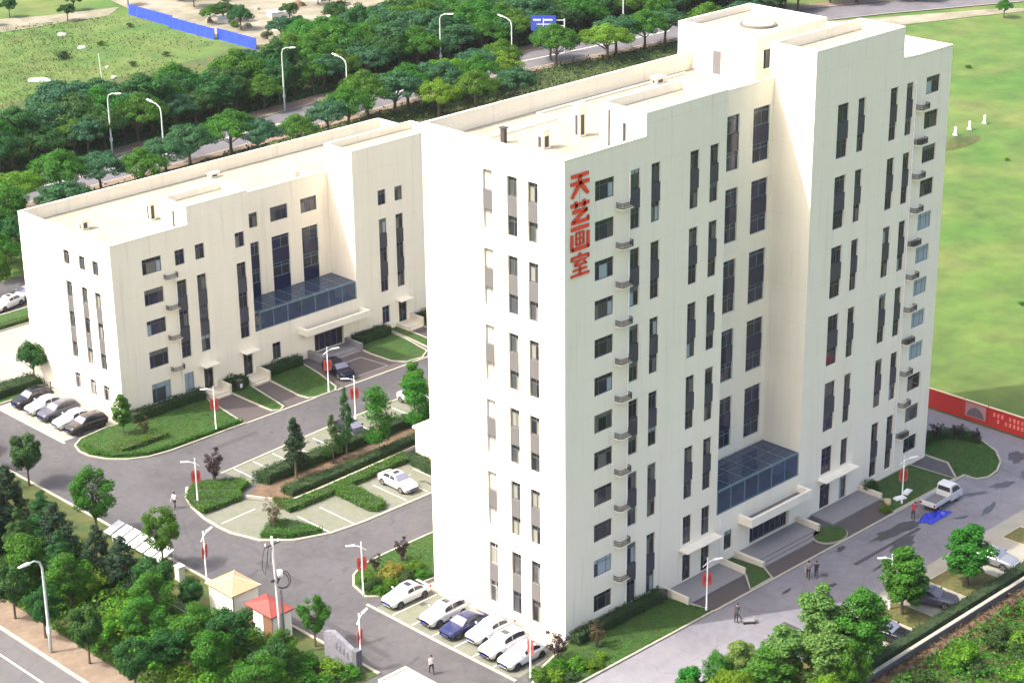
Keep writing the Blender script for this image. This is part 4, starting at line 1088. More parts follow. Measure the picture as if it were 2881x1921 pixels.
hedge('hedge', [(-5.6, 33.6), (-4.0, 31.6), (-2.2, 30.7), (-0.9, 30.2), (-1.3, 32.2), (-2.0, 34.4), (-3.4, 35.0)], 0.42, 'leaf_hedge', 'bright green planting on the small pointed island', seed=13)
hedge('hedge', [(14.3, 31.6), (15.6, 31.2), (15.7, 35.9), (14.6, 35.6)], 0.9, 'leaf_hedge_dark', 'dark hedge block against the little annex', seed=14)
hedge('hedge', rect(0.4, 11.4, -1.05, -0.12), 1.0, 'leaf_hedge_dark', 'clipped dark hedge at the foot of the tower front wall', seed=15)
hedge('hedge', [(51.8, 2.9), (51.8, 1.4), (54.0, 1.6), (56.2, 0.9), (57.3, -0.6), (57.6, -2.4), (58.2, -1.8), (58.1, 0.2), (56.7, 1.8), (54, 2.7)], 0.8, 'leaf_hedge_dark', 'dark scrubby edging round the far lawn by the red wall', seed=16)
hedge('hedge', [(-2, -20.9), (61.5, -20.9), (61.5, -19.9), (14, -19.9), (-2, -20.1)], 0.9, 'leaf_hedge_dark', 'long dark hedge behind the low white wall', seed=17, dens=45)
hedge('hedge', [(-6, 97.4), (33.5, 97.4), (33.5, 98.4), (-6, 98.4)], 0.5, 'leaf_hedge', 'green hedge in front of the two white cars behind the low block', seed=18, dens=45)
for x, y, h in ((53.4, 2.2, 2.2), (55.3, 1.4, 2.0), (56.9, 0.0, 1.8), (57.6, -1.7, 1.5)):
    tree('vase_p', x, y, h, 'dark spiky shrub round the far lawn by the red wall', 'shrub', 'dark shrubs by the red wall', 'shrub')
tree('shrub_d', 41.0, -1.0, 1.6, 'dark shrub against the tower wall near the far door', 'shrub', name='shrub')
tree('shrub_b', 38.6, -4.4, 0.9, 'small bright green shrub at the kerb near the blue sheet', 'shrub', name='shrub', sx=1.3)

# trees south of the tower
for (x, y, h, k, sx, lab) in ((23.4, -17.0, 5.6, 'poplar_b', 1.4, 'green tree overhanging the parked dark grey car'),
        (31.6, -18.0, 5.2, 'poplar_b', 1.4, 'green tree in front of the silver car'),
        (13.2, -20.2, 6.8, 'poplar_b', 1.15, 'upright bright green tree next to the black car'),
        (11.6, -17.2, 6.6, 'poplar_s', 1.25, 'tall pale grey green tree on the dry grass by the concrete bays'),
        (8.2, -20.4, 5.8, 'poplar_s', 1.35, 'pale grey green tree close to the low white wall'),
        (6.2, -17.6, 5.4, 'poplar_s', 1.35, 'bushy pale green tree in the middle of the dry grass verge'),
        (3.4, -18.2, 4.8, 'poplar_b', 1.5, 'bushy bright green tree on the dry grass verge'),
        (3.7, -15.4, 4.3, 'poplar_s', 1.35, 'pale green tree standing at the road edge of the verge'),
        (1.9, -14.6, 4.0, 'round_b', 0.72, 'round bright green tree at the road edge of the verge'),
        (-0.8, -14.2, 3.6, 'poplar_b', 1.5, 'low bushy green tree at the end of the verge'),
        (-2.6, -15.8, 3.8, 'round_b', 0.8, 'round green tree behind the one at the end of the verge'),
        (0.4, -17.2, 4.4, 'wide_d', 0.75, 'bright spreading tree behind the road edge trees'),
        (8.8, -22.6, 5.0, 'round_a', 0.8, 'green tree outside the low white wall'),
        (5.2, -23.0, 4.4, 'wide_d', 0.7, 'bright bushy tree outside the low white wall')):
    tree(k, x, y, h*1.12, lab, sx=sx*1.05)
so_ = 'dark green bush on the soil bank outside the low white wall'
for i in range(44):
    x = TR.uniform(6, 46); y = TR.uniform(-31, -24.2)
    tree(TR.choice(['shrub_d', 'shrub_g', 'shrub_d', 'shrub_b']), x, y, TR.uniform(1.2, 2.4), so_, 'bush', 'bushes outside the low wall', 'bush', sx=1.2)

# western green belt
wl = {'cedar_a': 'dark pyramidal cedar in the green belt by the public road', 'cedar_b': 'dark green cedar with open boughs in the green belt', 'shrub_b': 'bright yellow green bush in the green belt',
      'shrub_g': 'green bush in the green belt', 'round_a': 'round green tree in the green belt by the public road', 'round_c': 'dark round tree in the green belt by the public road', 'wide_c': 'dark spreading tree at the far end of the green belt', 'wide_b': 'blue green spreading tree at the far end of the green belt'}
for (k, x, y, h, sx) in (('cedar_b', -23, 59, 6.5, 1), ('cedar_a', -21, 55.5, 7, 1), ('cedar_a', -24, 53, 7.5, 1), ('cedar_a', -21.5, 50.5, 6.5, 1), ('cedar_b', -20.8, 45.5, 5.5, 1.05), ('cedar_a', -25, 47.5, 7, 1), ('cedar_a', -22.4, 40.8, 6.4, 1), ('cedar_b', -24.8, 43, 6, 1),
        ('cedar_a', -21.0, 36.8, 5.2, 1.0), ('cedar_a', -20.4, 33.8, 5.0, 1.1), ('cedar_b', -24.2, 37.5, 5.5, 1), ('round_a', -26.0, 40.0, 5, .9), ('round_a', -25.6, 34.0, 5.0, .9),
        ('round_c', -20.2, 29.4, 4.6, 0.9), ('round_a', -21.9, 27.0, 4.4, 0.9), ('round_c', -18.6, 26.4, 3.2, 0.8), ('round_a', -24.6, 24.6, 4.0, 1.0), ('round_a', -22.8, 20.6, 4.2, 1.0), ('round_c', -21.0, 17.6, 4.6, 0.95), ('round_a', -24.0, 16.0, 4.2, 1.0), ('round_c', -26, 19.4, 4.0, 1.0),
        ('round_a', -19.2, 13.0, 3.6, 0.8), ('round_c', -21.5, 11.5, 4.0, 1.0), ('round_a', -24, 10.0, 4.4, 1), ('cedar_a', -26, 61, 8, 1), ('cedar_a', -22, 64, 8, 1), ('cedar_b', -19.5, 61, 6, 1), ('cedar_a', -18.6, 66, 7.5, 1), ('round_c', -17.5, 70.5, 6, 1), ('cedar_a', -24, 68.5, 8, 1),
        ('round_c', -19.0, 76, 6, 1), ('round_a', -17.0, 82, 6, 1), ('wide_c', -21.0, 88, 7, 1), ('wide_b', -16.5, 95, 7, 1), ('wide_b', -12, 104, 7, 1),
        ('shrub_b', -23.4, 29.4, 2.4, 1.2), ('shrub_b', -24.2, 27.0, 2.6, 1.2), ('shrub_b', -25.4, 29.0, 2.0, 1.4), ('shrub_g', -23.8, 31.5, 2.4, 1.3), ('shrub_b', -25.6, 22.4, 2.6, 1.3), ('shrub_g', -18.4, 19.8, 1.8, 1.2), ('shrub_g', -18.7, 17.0, 1.7, 1.3),
        ('shrub_g', -17.8, 12.4, 1.6, 1.3), ('shrub_b', -16.6, 10.2, 1.5, 1.3), ('shrub_g', -15.8, 8.8, 1.2, 1.3), ('shrub_g', -19.0, 23.0, 2.0, 1.3), ('shrub_g', -21.0, 23.6, 2.2, 1.4), ('shrub_g', -19.8, 9.6, 1.8, 1.5), ('shrub_g', -22.4, 14.0, 2.2, 1.4)):
    nm, ct = ('bush', 'bush') if k.startswith('shrub') else ('tree', 'tree')
    tree(k, x, y, h*1.12, wl[k], ct, 'green belt plants', nm, sx=sx*1.12)
for i in range(34):
    k = TR.choice(['shrub_g', 'shrub_b', 'shrub_g', 'shrub_d'])
    tree(k, TR.uniform(-27, -20.4), TR.uniform(9, 62), TR.uniform(1.6, 2.8), {'shrub_d': 'dark green bush low in the green belt'}.get(k, wl.get(k)), 'bush', 'green belt plants', 'bush', sx=1.3)
for (x, y, h) in ((-29.4, 25.7, 5.4), (-29.6, 31.9, 5.0), (-29.6, 36.6, 5.2), (-29.5, 43.0, 5.4), (-29.5, 19.0, 5.2)):
    tree('round_c', x, y, h, 'street tree with thin trunk in the brown sidewalk', group='sidewalk street trees', sx=0.85)
hedge('ground_cover', [(-19.3, 22.6), (-19.3, 8.0), (-15.6, 8.0), (-16.6, 14), (-18.0, 22.6)], 0.5, 'leaf_hedge_dark', None, kind='stuff', dens=26, leaf=0.26, core=False, seed=21, z0=0.05, bumpy=0.5)
hedge('ground_cover', rect(-28.2, -19.9, 8, 66), 0.8, 'leaf_mid', None, kind='stuff', dens=26, leaf=0.34, core=False, seed=22, z0=0.05, bumpy=0.5)
hedge('ground_cover', [(-14, -23.2), (62, -23.2), (62, -33), (-14, -33)], 0.6, 'leaf_mid', None, kind='stuff', dens=26, leaf=0.32, core=False, seed=23, z0=0.0, bumpy=0.6)
hedge('dry_stems', [(-14, -21.7), (62, -21.7), (62, -24.0), (-14, -24.0)], 0.25, 'leaf_brown', None, kind='stuff', dens=22, leaf=0.26, core=False, seed=24, z0=-0.05, bumpy=0.9)

# ---- north: tree belt beyond the road, trees on the near side
nb = {'wide_a': 'green broad crowned tree in the belt beyond the north road', 'wide_b': 'blue green broad crowned tree in the belt beyond the north road',
      'wide_c': 'dark green broad crowned tree in the belt beyond the north road', 'round_c': 'dark round crowned tree in the belt beyond the north road', 'wide_d': 'light green broad crowned tree in the belt beyond the north road'}
def nroad(x):
    for a, b in zip(NR[:-1], NR[1:]):
        if a[0] <= x <= b[0]: return a[1]+(b[1]-a[1])*(x-a[0])/(b[0]-a[0])
    return 140
for row, (off, h0, h1, step) in enumerate(((9.8, 5.6, 7.6, 3.9), (13.8, 7.2, 9.6, 4.2), (18.6, 7.2, 9.6, 4.7), (24.5, 6.5, 9.0, 5.4), (31.0, 5.5, 8.0, 6.6))):
    x = 28 + row*1.7
    while x < 205:
        xx = x+TR.uniform(-1.2, 1.2); yy = nroad(xx)+off+TR.uniform(-1.6, 1.6)
        skip = (row >= 3 and (xx < 112 or TR.random() < 0.15)) or (row == 2 and xx < 95 and TR.random() < 0.35) or (xx < 60 and row > 1 and TR.random() < 0.4)
        if 98 < xx < 104 and row >= 1: skip = True
        if not skip:
            k = TR.choice(['wide_b', 'wide_b', 'wide_c', 'wide_a', 'wide_a', 'round_c', 'wide_d' if row > 1 else 'wide_a'])
            tree(k, xx, yy, TR.uniform(h0, h1), nb[k].replace('in the belt beyond the north road', ('in the front row along the far sidewalk', 'in the second row behind the far sidewalk', 'in the middle of the belt beyond the road', 'in the rear rows of the belt beyond the road', 'on the field edge of the belt beyond the road')[row]), group='tree belt beyond the north road', sx=TR.uniform(1.05, 1.4))
        x += step*TR.uniform(0.8, 1.2)
nn = {'wide_a': 'green street tree on the near side of the north road', 'wide_b': 'blue green street tree on the near side of the north road', 'wide_d': 'light green street tree on the near side of the north road', 'round_a': 'round green street tree on the near side of the north road'}
for (x, y, h, k) in ((31.5, 134.0, 5.6, 'wide_d'), (39, 135.0, 6.2, 'wide_a'), (44.5, 133.5, 5.6, 'wide_b'), (50, 131, 5.0, 'wide_a'), (56, 134, 5.2, 'wide_b'), (62, 136.4, 5.4, 'wide_b'), (69, 135.6, 5.8, 'wide_a'), (72, 133.0, 5.0, 'wide_b'), (78, 131, 4.6, 'wide_a'),
        (97, 137.0, 6.4, 'wide_a'), (101, 135.0, 6.2, 'wide_b'), (106, 137.4, 5.8, 'wide_a'), (111, 136.0, 6.0, 'wide_b'), (115, 138.2, 5.6, 'wide_d'), (119, 134.5, 5.6, 'wide_a'), (122.5, 138.4, 5.6, 'wide_b'), (126, 136.2, 5.2, 'wide_d'), (129, 139.5, 5.6, 'wide_a'),
        (141.5, 138.6, 6.2, 'wide_a'), (144, 142.4, 5.6, 'wide_b'), (150, 134.5, 6.0, 'wide_d'), (155, 137, 6.2, 'wide_b'), (161, 135.6, 6.0, 'wide_a'), (167, 136.0, 5.6, 'wide_b'), (173, 131.0, 6.0, 'wide_a'), (180, 128.0, 6.0, 'wide_b'),
        (86, 133.5, 5.0, 'wide_b'), (91, 134.5, 5.4, 'wide_a'), (105, 129, 5.4, 'wide_d'), (112, 128, 5.4, 'wide_a'), (120, 127, 5.0, 'wide_b'), (26, 128, 5.6, 'round_a'), (20, 124, 5.6, 'wide_a'), (34, 126, 5.2, 'wide_b')):
    tree(k, x, y, h*1.22, nn[k], group='near side trees of the north road', sx=1.25)
for (x, y, h, k) in ((12.2, 107.5, 5.6, 'round_a'), (6.5, 110, 5.6, 'wide_b'), (16, 113, 6.0, 'wide_a'), (9, 117, 6.4, 'wide_c'), (20, 117.5, 6.4, 'wide_c'), (14, 122, 6.4, 'wide_c'), (2, 114, 6.4, 'wide_c'), (26, 115, 6.0, 'wide_a')):
    tree(k, x, y, h, {'round_a': 'round green tree behind the two white cars', 'wide_b': 'blue green tree behind the service yard', 'wide_a': 'green tree behind the service yard', 'wide_c': 'dark spreading tree behind the service yard'}[k], group='trees behind the service yard')
tree('vase_p', -3.6, 84.8, 2.4, 'reddish purple shrub at the edge of the bright service yard', 'shrub', name='shrub', sx=1.2)
def band(w0, w1, xa, xb, step=12):
    xs_ = [xa+(xb-xa)*i/step for i in range(step+1)]
    return [(x, nroad(x)+w0) for x in xs_]+[(x, nroad(x)+w1) for x in xs_[::-1]]
hedge('undergrowth', band(9.0, 24, 20, 205), 1.0, 'leaf_dark', None, kind='stuff', dens=7, leaf=0.55, core=False, seed=31, z0=-0.2, bumpy=0.9)
hedge('undergrowth', band(14, 33, 40, 205), 1.3, 'leaf_mid', None, kind='stuff', dens=5, leaf=0.6, core=False, seed=32, z0=-0.2, bumpy=0.9)
hedge('undergrowth', band(-17, -8.4, 20, 190), 0.7, 'leaf_hedge_dark', None, kind='stuff', dens=8, leaf=0.45, core=False, seed=33, z0=-0.2, bumpy=0.9)
# scattered bushes in the fields
for i in range(12):
    x = TR.uniform(45, 112); y = TR.uniform(176, 240)
    tree(TR.choice(['shrub_d', 'shrub_g', 'shrub_d']), x, y, TR.uniform(0.7, 1.8), 'small bush scattered in the rough northern field', 'bush', 'bushes in the northern field', 'bush', sx=1.5)
for (x, y, h) in ((104, 233, 3.6), (110, 240, 4), (92, 240, 3), (84, 238, 3), (120, 236, 4), (128, 236, 5), (76, 228, 2.5), (98, 244, 4), (126, 208, 3.6), (132, 200, 4.2), (136, 190, 4.0), (129, 194, 3), (146, 205, 3.4), (160, 204, 4), (168, 200, 4), (150, 226, 4), (176, 196, 4.4)):
    tree(TR.choice(['wide_b', 'wide_c', 'wide_a']), x, y, h, 'small dark tree on the far edge of the northern field', group='far trees of the northern field')
for i in range(10):
    x = TR.uniform(66, 215); y = TR.uniform(0, 100)
    if x < 70 and y < 20: continue
    tree(TR.choice(['shrub_g', 'shrub_d', 'shrub_g', 'shrub_b']), x, y, TR.uniform(0.3, 0.6), 'low tuft growing in the wide green eastern field', 'bush', 'tufts in the eastern field', 'bush', sx=1.9)
for (x, y, h) in ((64.5, 12.6, 2.2), (66, 15, 2.6), (65.2, 10.2, 1.6), (67.5, 17.5, 1.8)):
    tree('shrub_b', x, y, h, 'yellow green bush growing behind the red wall', 'bush', 'bushes behind the red wall', 'bush', sx=0.9)
for i in range(34):
    x = TR.uniform(118, 190); y = TR.uniform(184, 236)
    k = TR.choice(['shrub_d', 'shrub_g', 'wide_a', 'wide_b', 'wide_c'])
    tree(k, x, y, TR.uniform(1.2, 2.0) if k.startswith('shrub') else TR.uniform(3.5, 5.5), 'self sown growth on the bare lot behind the blue fence', 'bush', 'growth on the bare lot', 'bush', sx=1.2)
for i in range(16):
    x = TR.uniform(196, 262); y = 131-(x-196)*0.42+TR.uniform(6, 13)
    tree(TR.choice(['wide_b', 'wide_c']), x, y, TR.uniform(5, 7), 'dark tree lining the far bend of the north road', group='trees at the far road bend', sx=1.2)
tree('wide_d', 185, 92, 4.0, 'lone pale green tree in the eastern field')
tree('wide_a', 226, 103, 3.5, 'small dark tree at the bare bank on the horizon edge')
# grass clumps over the fields
rng = np.random.default_rng(77)
def tufts(name, poly, n, leaf, m, seed):
    r = np.random.default_rng(seed); P = np.array(poly)
    x = r.uniform(P[:,0].min(), P[:,0].max(), n); y = r.uniform(P[:,1].min(), P[:,1].max(), n)
    k = inpoly(x, y, poly); x, y = x[k], y[k]
    d = np.sin(x*0.21+1)*np.cos(y*0.17)+np.sin(x*0.07-y*0.05)
    k = d+r.normal(0, 0.8, len(x)) > 0.1; x, y = x[k], y[k]
    c = np.column_stack([x, y, np.full(len(x), -0.02)+r.uniform(0, 0.25, len(x))])
    ob(name, leaf_mesh(name, c, np.tile([0.2, 0.2, 0.6], (len(x), 1)), leaf, m, r, 0.45), kind='stuff')
tufts('field_grass', [(30, 170), (110, 180), (116, 228), (60, 250), (30, 240)], 26000, 0.42, 'leaf_field', 2)
def lawn_grass(polys, n, seed):
    r = np.random.default_rng(seed); C = []
    for poly in polys:
        P = np.array(poly); A = (P[:,0].max()-P[:,0].min())*(P[:,1].max()-P[:,1].min()); m = int(A*n)
        x = r.uniform(P[:,0].min(), P[:,0].max(), m); y = r.uniform(P[:,1].min(), P[:,1].max(), m)
        k = inpoly(x, y, poly); C.append(np.column_stack([x[k], y[k], 0.10+r.uniform(0, 0.06, k.sum())]))
    C = np.vstack(C)
    ob('lawn_grass', leaf_mesh('lawn_grass', C, np.tile([0, 0, 0.5], (len(C), 1)), 0.10, 'leaf_lawn', r, 0.5), kind='stuff')
lawn_grass([lawn1, westlawn, southlawn, eisl, rect(18.8, 23, 56, 63.4), rect(13.7, 15.6, 56.2, 63)], 90, 5)

# ---------------------------------------------------------------- vehicles
def lerp_tab(tab, x):
    for (a, b) in zip(tab[:-1], tab[1:]):
        if b[0] <= x <= a[0]:
            t = (a[0]-x)/(a[0]-b[0]); return [a[i]+(b[i]-a[i])*t for i in range(1, len(a))]
    return list(tab[0][1:]) if x > tab[0][0] else list(tab[-1][1:])
STY = {
 'sedan': dict(body=[(2.30,.60,.60,.34),(2.22,.70,.76,.24),(1.95,.80,.86,.20),(1.4,.89,.90,.19),(.85,.95,.91,.19),(.0,.97,.91,.19),(-1.0,.99,.91,.19),(-1.6,1.0,.90,.20),(-2.0,.97,.86,.22),(-2.22,.90,.78,.28),(-2.30,.74,.64,.36)],
     top=[(1.0,.95),(.60,1.18),(.18,1.40),(-.35,1.45),(-.85,1.42),(-1.3,1.24),(-1.8,1.0)], L=2.30, wx=(1.38,-1.36), wr=.32),
 'suv': dict(body=[(2.28,.68,.64,.40),(2.20,.80,.80,.30),(1.95,.92,.88,.25),(1.4,1.0,.92,.24),(.9,1.05,.93,.24),(.0,1.06,.93,.24),(-1.0,1.07,.93,.24),(-1.7,1.07,.92,.25),(-2.1,1.03,.88,.28),(-2.24,.92,.82,.33),(-2.28,.76,.7,.42)],
     top=[(1.05,1.04),(.70,1.30),(.32,1.55),(-.2,1.63),(-1.1,1.62),(-1.75,1.52),(-2.1,1.08)], L=2.28, wx=(1.36,-1.34), wr=.36),
}
def car_meshes(style):
    d = STY[style]; out = {}
    body = d['body']; mb = MB()
    xs = np.linspace(d['L'], -d['L'], 26)
    ring = None
    for x in xs:
        h, hw, zb = lerp_tab(body, x)
        sec = [(hw*.80,zb),(hw*.97,zb+.10),(hw,zb+.28),(hw,h-.22),(hw*.96,h-.07),(hw*.86,h),(hw*.45,h+.03),(0,h+.04)]
        pts = [(x,y,z) for y,z in sec]+[(x,-y,z) for y,z in sec[::-1][1:]]
        b = len(mb.v); mb.v += pts; n = len(pts)
        if ring is not None:
            for k in range(n-1): mb.f.append([ring+k,ring+k+1,b+k+1,b+k]); mb.m.append(0)
            mb.f.append([ring+n-1,ring,b,b+n-1]); mb.m.append(0)
        else: mb.f.append([b+k for k in range(n)]); mb.m.append(0)
        ring = b
    mb.f.append([ring+k for k in range(n)][::-1]); mb.m.append(0)
    out['body'] = mb.mesh('body', 'car_white', True)
    top = d['top']; zb = lerp_tab(body, 0)[0]-.06
    ht = max(z for _, z in top)-zb
    def sec(x):
        zr = lerp_tab(top, x)[0]; s = max(0.05, (zr-zb)/ht); hb = .83
        return [(hb,zb),(hb-.08*s,zb+.5*(zr-zb)),(hb-.19*s,zr-.06*s),(hb-.30*s,zr-.005),(.25,zr+.015*s),(0,zr+.02*s)]
    def Sf(x, t):   # t 0 side base .. 5 centre
        q = sec(x); i = min(int(t), 4); f = t-i
        return Vector((x, q[i][0]+(q[i+1][0]-q[i][0])*f, q[i][1]+(q[i+1][1]-q[i][1])*f))
    mb = MB(); ring = None
    for x in np.linspace(top[0][0], top[-1][0], 19):
        q = sec(x); pts = [(x,y,z) for y,z in q]+[(x,-y,z) for y,z in q[::-1][1:]]
        b = len(mb.v); mb.v += pts; n = len(pts)
        if ring is not None:
            for k in range(n-1): mb.f.append([ring+k,ring+k+1,b+k+1,b+k]); mb.m.append(0)
        ring = b
    out['roof'] = mb.mesh('roof', 'car_white', True)
    def patch(xa, xb, ta, tb, side, off=0.012, nx=6, nt=4):
        m = MB(); g = []
        for i in range(nx+1):
            for j in range(nt+1):
                x = xa+(xb-xa)*i/nx; t = ta+(tb-ta)*j/nt
                p = Sf(x, min(t, 5)) if t <= 5 else Sf(x, 10-t)*1
                if t > 5: p = Vector((p.x, -p.y, p.z))
                e = 0.02
                tt = min(t, 5) if t <= 5 else 10-t
                px = (Sf(x+e, min(tt,4.999))-Sf(x-e, min(tt,4.999))); pt = Sf(x, min(tt+e,4.999))-Sf(x, max(tt-e,0))
                nrm = px.cross(pt).normalized()
                if nrm.z < 0: nrm = -nrm
                if nrm.z < .05 and nrm.y < 0: nrm = -nrm
                if t > 5: nrm = Vector((nrm.x, -nrm.y, nrm.z))
                p = p+nrm*off
                if side < 0: p = Vector((p.x, -p.y, p.z))
                g.append(tuple(p))
        fs = [(i*(nt+1)+j, i*(nt+1)+j+1, (i+1)*(nt+1)+j+1, (i+1)*(nt+1)+j) for i in range(nx) for j in range(nt)]
        m.add(g, fs); return m
    fx = top[2][0]
    out['windscreen'] = patch(top[0][0]-.08, fx+.06, 2.4, 7.6, 1, nt=8).mesh('windscreen', 'car_screen', True)
    rx0, rx1 = top[-2][0]+.32, top[-1][0]+.1
    if style == 'suv': rx0 = top[-2][0]-.02
    out['rear_window'] = patch(rx0, rx1, 2.5, 7.5, 1, nt=8).mesh('rear_window', 'car_glass', True)
    fe, re = fx+.22, top[-2][0]+(.02 if style == 'sedan' else .05)
    mid = -.32
    out['side'] = [patch(a, b, .45, 1.85, s, nx=5).mesh('side_window', 'car_glass', True) for s in (1,-1) for a, b in ((fe, mid+.04), (mid-.04, re))]
    out['sunroof'] = patch(.02, -.5, 3.6, 6.4, 1, off=.008).mesh('sunroof', 'car_glass', True)
    wr = d['wr']
    tm = MB()
    prof = [(-.10,wr-.05),(-.11,wr-.02),(-.08,wr),(.08,wr),(.11,wr-.02),(.10,wr-.05)]; N = 20
    for k in range(N):
        a = 2*math.pi*k/N
        for y, r in prof: tm.v.append((r*math.cos(a), y, r*math.sin(a)))
    for k in range(N):
        for j in range(len(prof)-1):
            a, b = k*len(prof)+j, ((k+1)%N)*len(prof)+j
            tm.f.append([a,a+1,b+1,b]); tm.m.append(0)
    out['wheel'] = tm.mesh('wheel', 'rubber', True)
    rm = MB()
    rm.tube([(0,-.09,0),(0,.09,0)], wr-.06, 18, 1)
    for k in range(5):
        a = 2*math.pi*k/5; c, s = math.cos(a), math.sin(a); r = wr-.07
        for yy in (-.10, .092):
            rm.add([(c*.05-s*.035,yy,s*.05+c*.035),(c*.05+s*.035,yy,s*.05-c*.035),(c*r+s*.045,yy,s*r-c*.045),(c*r-s*.045,yy,s*r+c*.045)], [(0,1,2,3)], 0)
    out['rim'] = rm.mesh('rim', ['rim', 'metal_dark'])
    hw = .915 if style == 'sedan' else .935
    am = MB()
    for wx in d['wx']:
        for s in (1,-1):
            p = [(wx+(wr+.07)*math.cos(a), s*(hw-.003), wr+(wr+.07)*math.sin(a)) for a in np.linspace(-.5, math.pi+.5, 14)]
            q = [(x, s*(hw-.12), z) for x, _, z in p]
            am.add(p+q, [list(range(14))]+[(i,i+1,14+i+1,14+i) for i in range(13)])
    out['arch'] = am.mesh('wheel_arch', 'rubber')
    h = lerp_tab(body, d['L']-.12)[0]
    L = d['L']
    out['headlight'] = [MB().add([(L-.16,s*.48,h-.05),(L-.28,s*.80,h-.01),(L-.26,s*.82,h-.15),(L-.06,s*.50,h-.17),(L-.40,s*.60,h+.01)], [(0,1,2,3),(0,4,1)]).mesh('headlight', 'headlight') for s in (1,-1)]
    hb = lerp_tab(body, -L+.12)[0]
    out['taillight'] = [MB().box(-L+.06, -L+.22, *(sorted((s*.50, s*.83))), hb-.18, hb-.04).mesh('taillight', 'taillight') for s in (1,-1)]
    out['grille'] = MB().box(L-.06, L+.012, -.45, .45, .40, .52).box(L-.10, L-.0, -.62, .62, .27, .34).mesh('grille', 'metal_dark')
    out['plate'] = MB().box(L+.013, L+.02, -.22, .22, .42, .54).mesh('plate', 'plate_blue')
    fxm = fx+.5
    out['mirror'] = [MB().add([(fxm,s*.86,zb+.12),(fxm+.02,s*1.04,zb+.13),(fxm+.02,s*1.05,zb+.26),(fxm,s*.88,zb+.25),(fxm-.10,s*.87,zb+.12),(fxm-.08,s*1.04,zb+.13),(fxm-.08,s*1.05,zb+.26),(fxm-.10,s*.88,zb+.25)],
                     [(0,1,2,3),(4,5,6,7),(0,1,5,4),(3,2,6,7),(1,2,6,5)]).mesh('mirror', 'car_white') for s in (1,-1)]
    rails = MB()
    for s in (1,-1): rails.tube([(fx-.35, s*.60, 1.60),(fx-.5, s*.60, 1.66),(top[-3][0], s*.60, 1.67),(top[-3][0]-.2, s*.60, 1.62)], .018, 5)
    out['rails'] = rails.mesh('roof_rail', 'metal_dark')
    return out
CM = {k: car_meshes(k) for k in STY}
def paint(o, m):
    o.material_slots[0].link = 'OBJECT'; o.material_slots[0].material = MATS[m]
def car(style, x, y, ang, colour, label, sunroof=False, group=None, z=0.02):
    d, m = STY[style], CM[style]
    o = thing('car', (x, y, z), label, 'car', group, R(ang))
    b = ob('body', m['body'], o); paint(b, colour)
    r = ob('roof', m['roof'], o); paint(r, colour)
    if style == 'suv': ob('roof_rail', m['rails'], r)
    if sunroof: ob('sunroof', m['sunroof'], r)
    ob('windscreen', m['windscreen'], o); ob('rear_window', m['rear_window'], o)
    for q in m['side']: ob('side_window', q, o)
    for q in m['headlight']: ob('headlight', q, o)
    for q in m['taillight']: ob('taillight', q, o)
    for q in m['mirror']: paint(ob('mirror', q, o), colour)
    ob('grille', m['grille'], o); ob('plate', m['plate'], o); ob('wheel_arch', m['arch'], o)
    for wx in d['wx']:
        for s in (1, -1):
            wv = ob('wheel', m['wheel'], o, (wx, s*((.915 if style == 'sedan' else .935)-.095), d['wr'])); ob('rim', m['rim'], wv)
    return o
# row beside the tower, noses to the road
car('sedan', -4.1, 15.2, 180, 'car_white', 'white saloon with small black sunroof at the lawn end of the tower row', True)
car('suv', -4.05, 10.4, 180, 'car_white', 'white estate car with roof rails and dark sunroof beside the navy one', True)
car('sedan', -4.2, 7.75, 180, 'car_navy', 'dark navy saloon between white cars below the tower')
car('sedan', -3.3, 5.6, 180, 'car_white', 'white saloon with plain roof next to the navy car')
car('suv', -4.25, 3.0, 180, 'car_white', 'white car with dark sunroof, second from the purple shrub', True)
car('sedan', -4.3, 0.75, 180, 'car_white', 'white saloon parked beside the purple shrub and lamp')
# row beside the low block
car('suv', -2.95, 76.0, 180, 'car_black', 'black car next to the hedge at the end of the five car row')
car('sedan', -2.9, 73.6, 180, 'car_white', 'white car between a black and a dark grey car by the low block')
car('suv', -2.9, 71.1, 180, 'car_grey', 'dark grey estate car in the middle of the five car row')
car('sedan', -2.9, 68.3, 180, 'car_white', 'white car next to the brown black one by the rounded lawn')
car('suv', -2.8, 66.1, 180, 'car_brown', 'brown black car parked against the rounded lawn')
car('suv', 24.8, 58.5, 262, 'car_navy_black', 'black car on the paved court below the canopied entrance')
car('sedan', 15.4, 45.3, 262, 'car_black', 'black car in the parking bays behind the planting bed')
car('sedan', 25.2, 46.4, 268, 'car_white', 'white car half hidden by trees near the tower corner')
car('sedan', 10.5, 32.6, 268, 'car_white', 'white car alone in the front parking bays by the hedge tongue', True)
car('sedan', 26.9, -17.5, 292, 'car_grey', 'dark grey car under the green tree on the south side')
car('sedan', 19.4, -18.2, 280, 'car_black', 'black car close to the low white wall')
car('sedan', 36.8, -17.3, 275, 'car_silver', 'silver car behind the tree on the south side')
car('sedan', 11.0, 103.6, 195, 'car_white', 'white car with dark roof glass parked behind the low block', True)
car('sedan', 14.4, 104.8, 195, 'car_white', 'white car tucked behind the corner of the low block')
car('suv', 133.5, 143.0, 10, 'car_black', 'dark car driving on the north road')
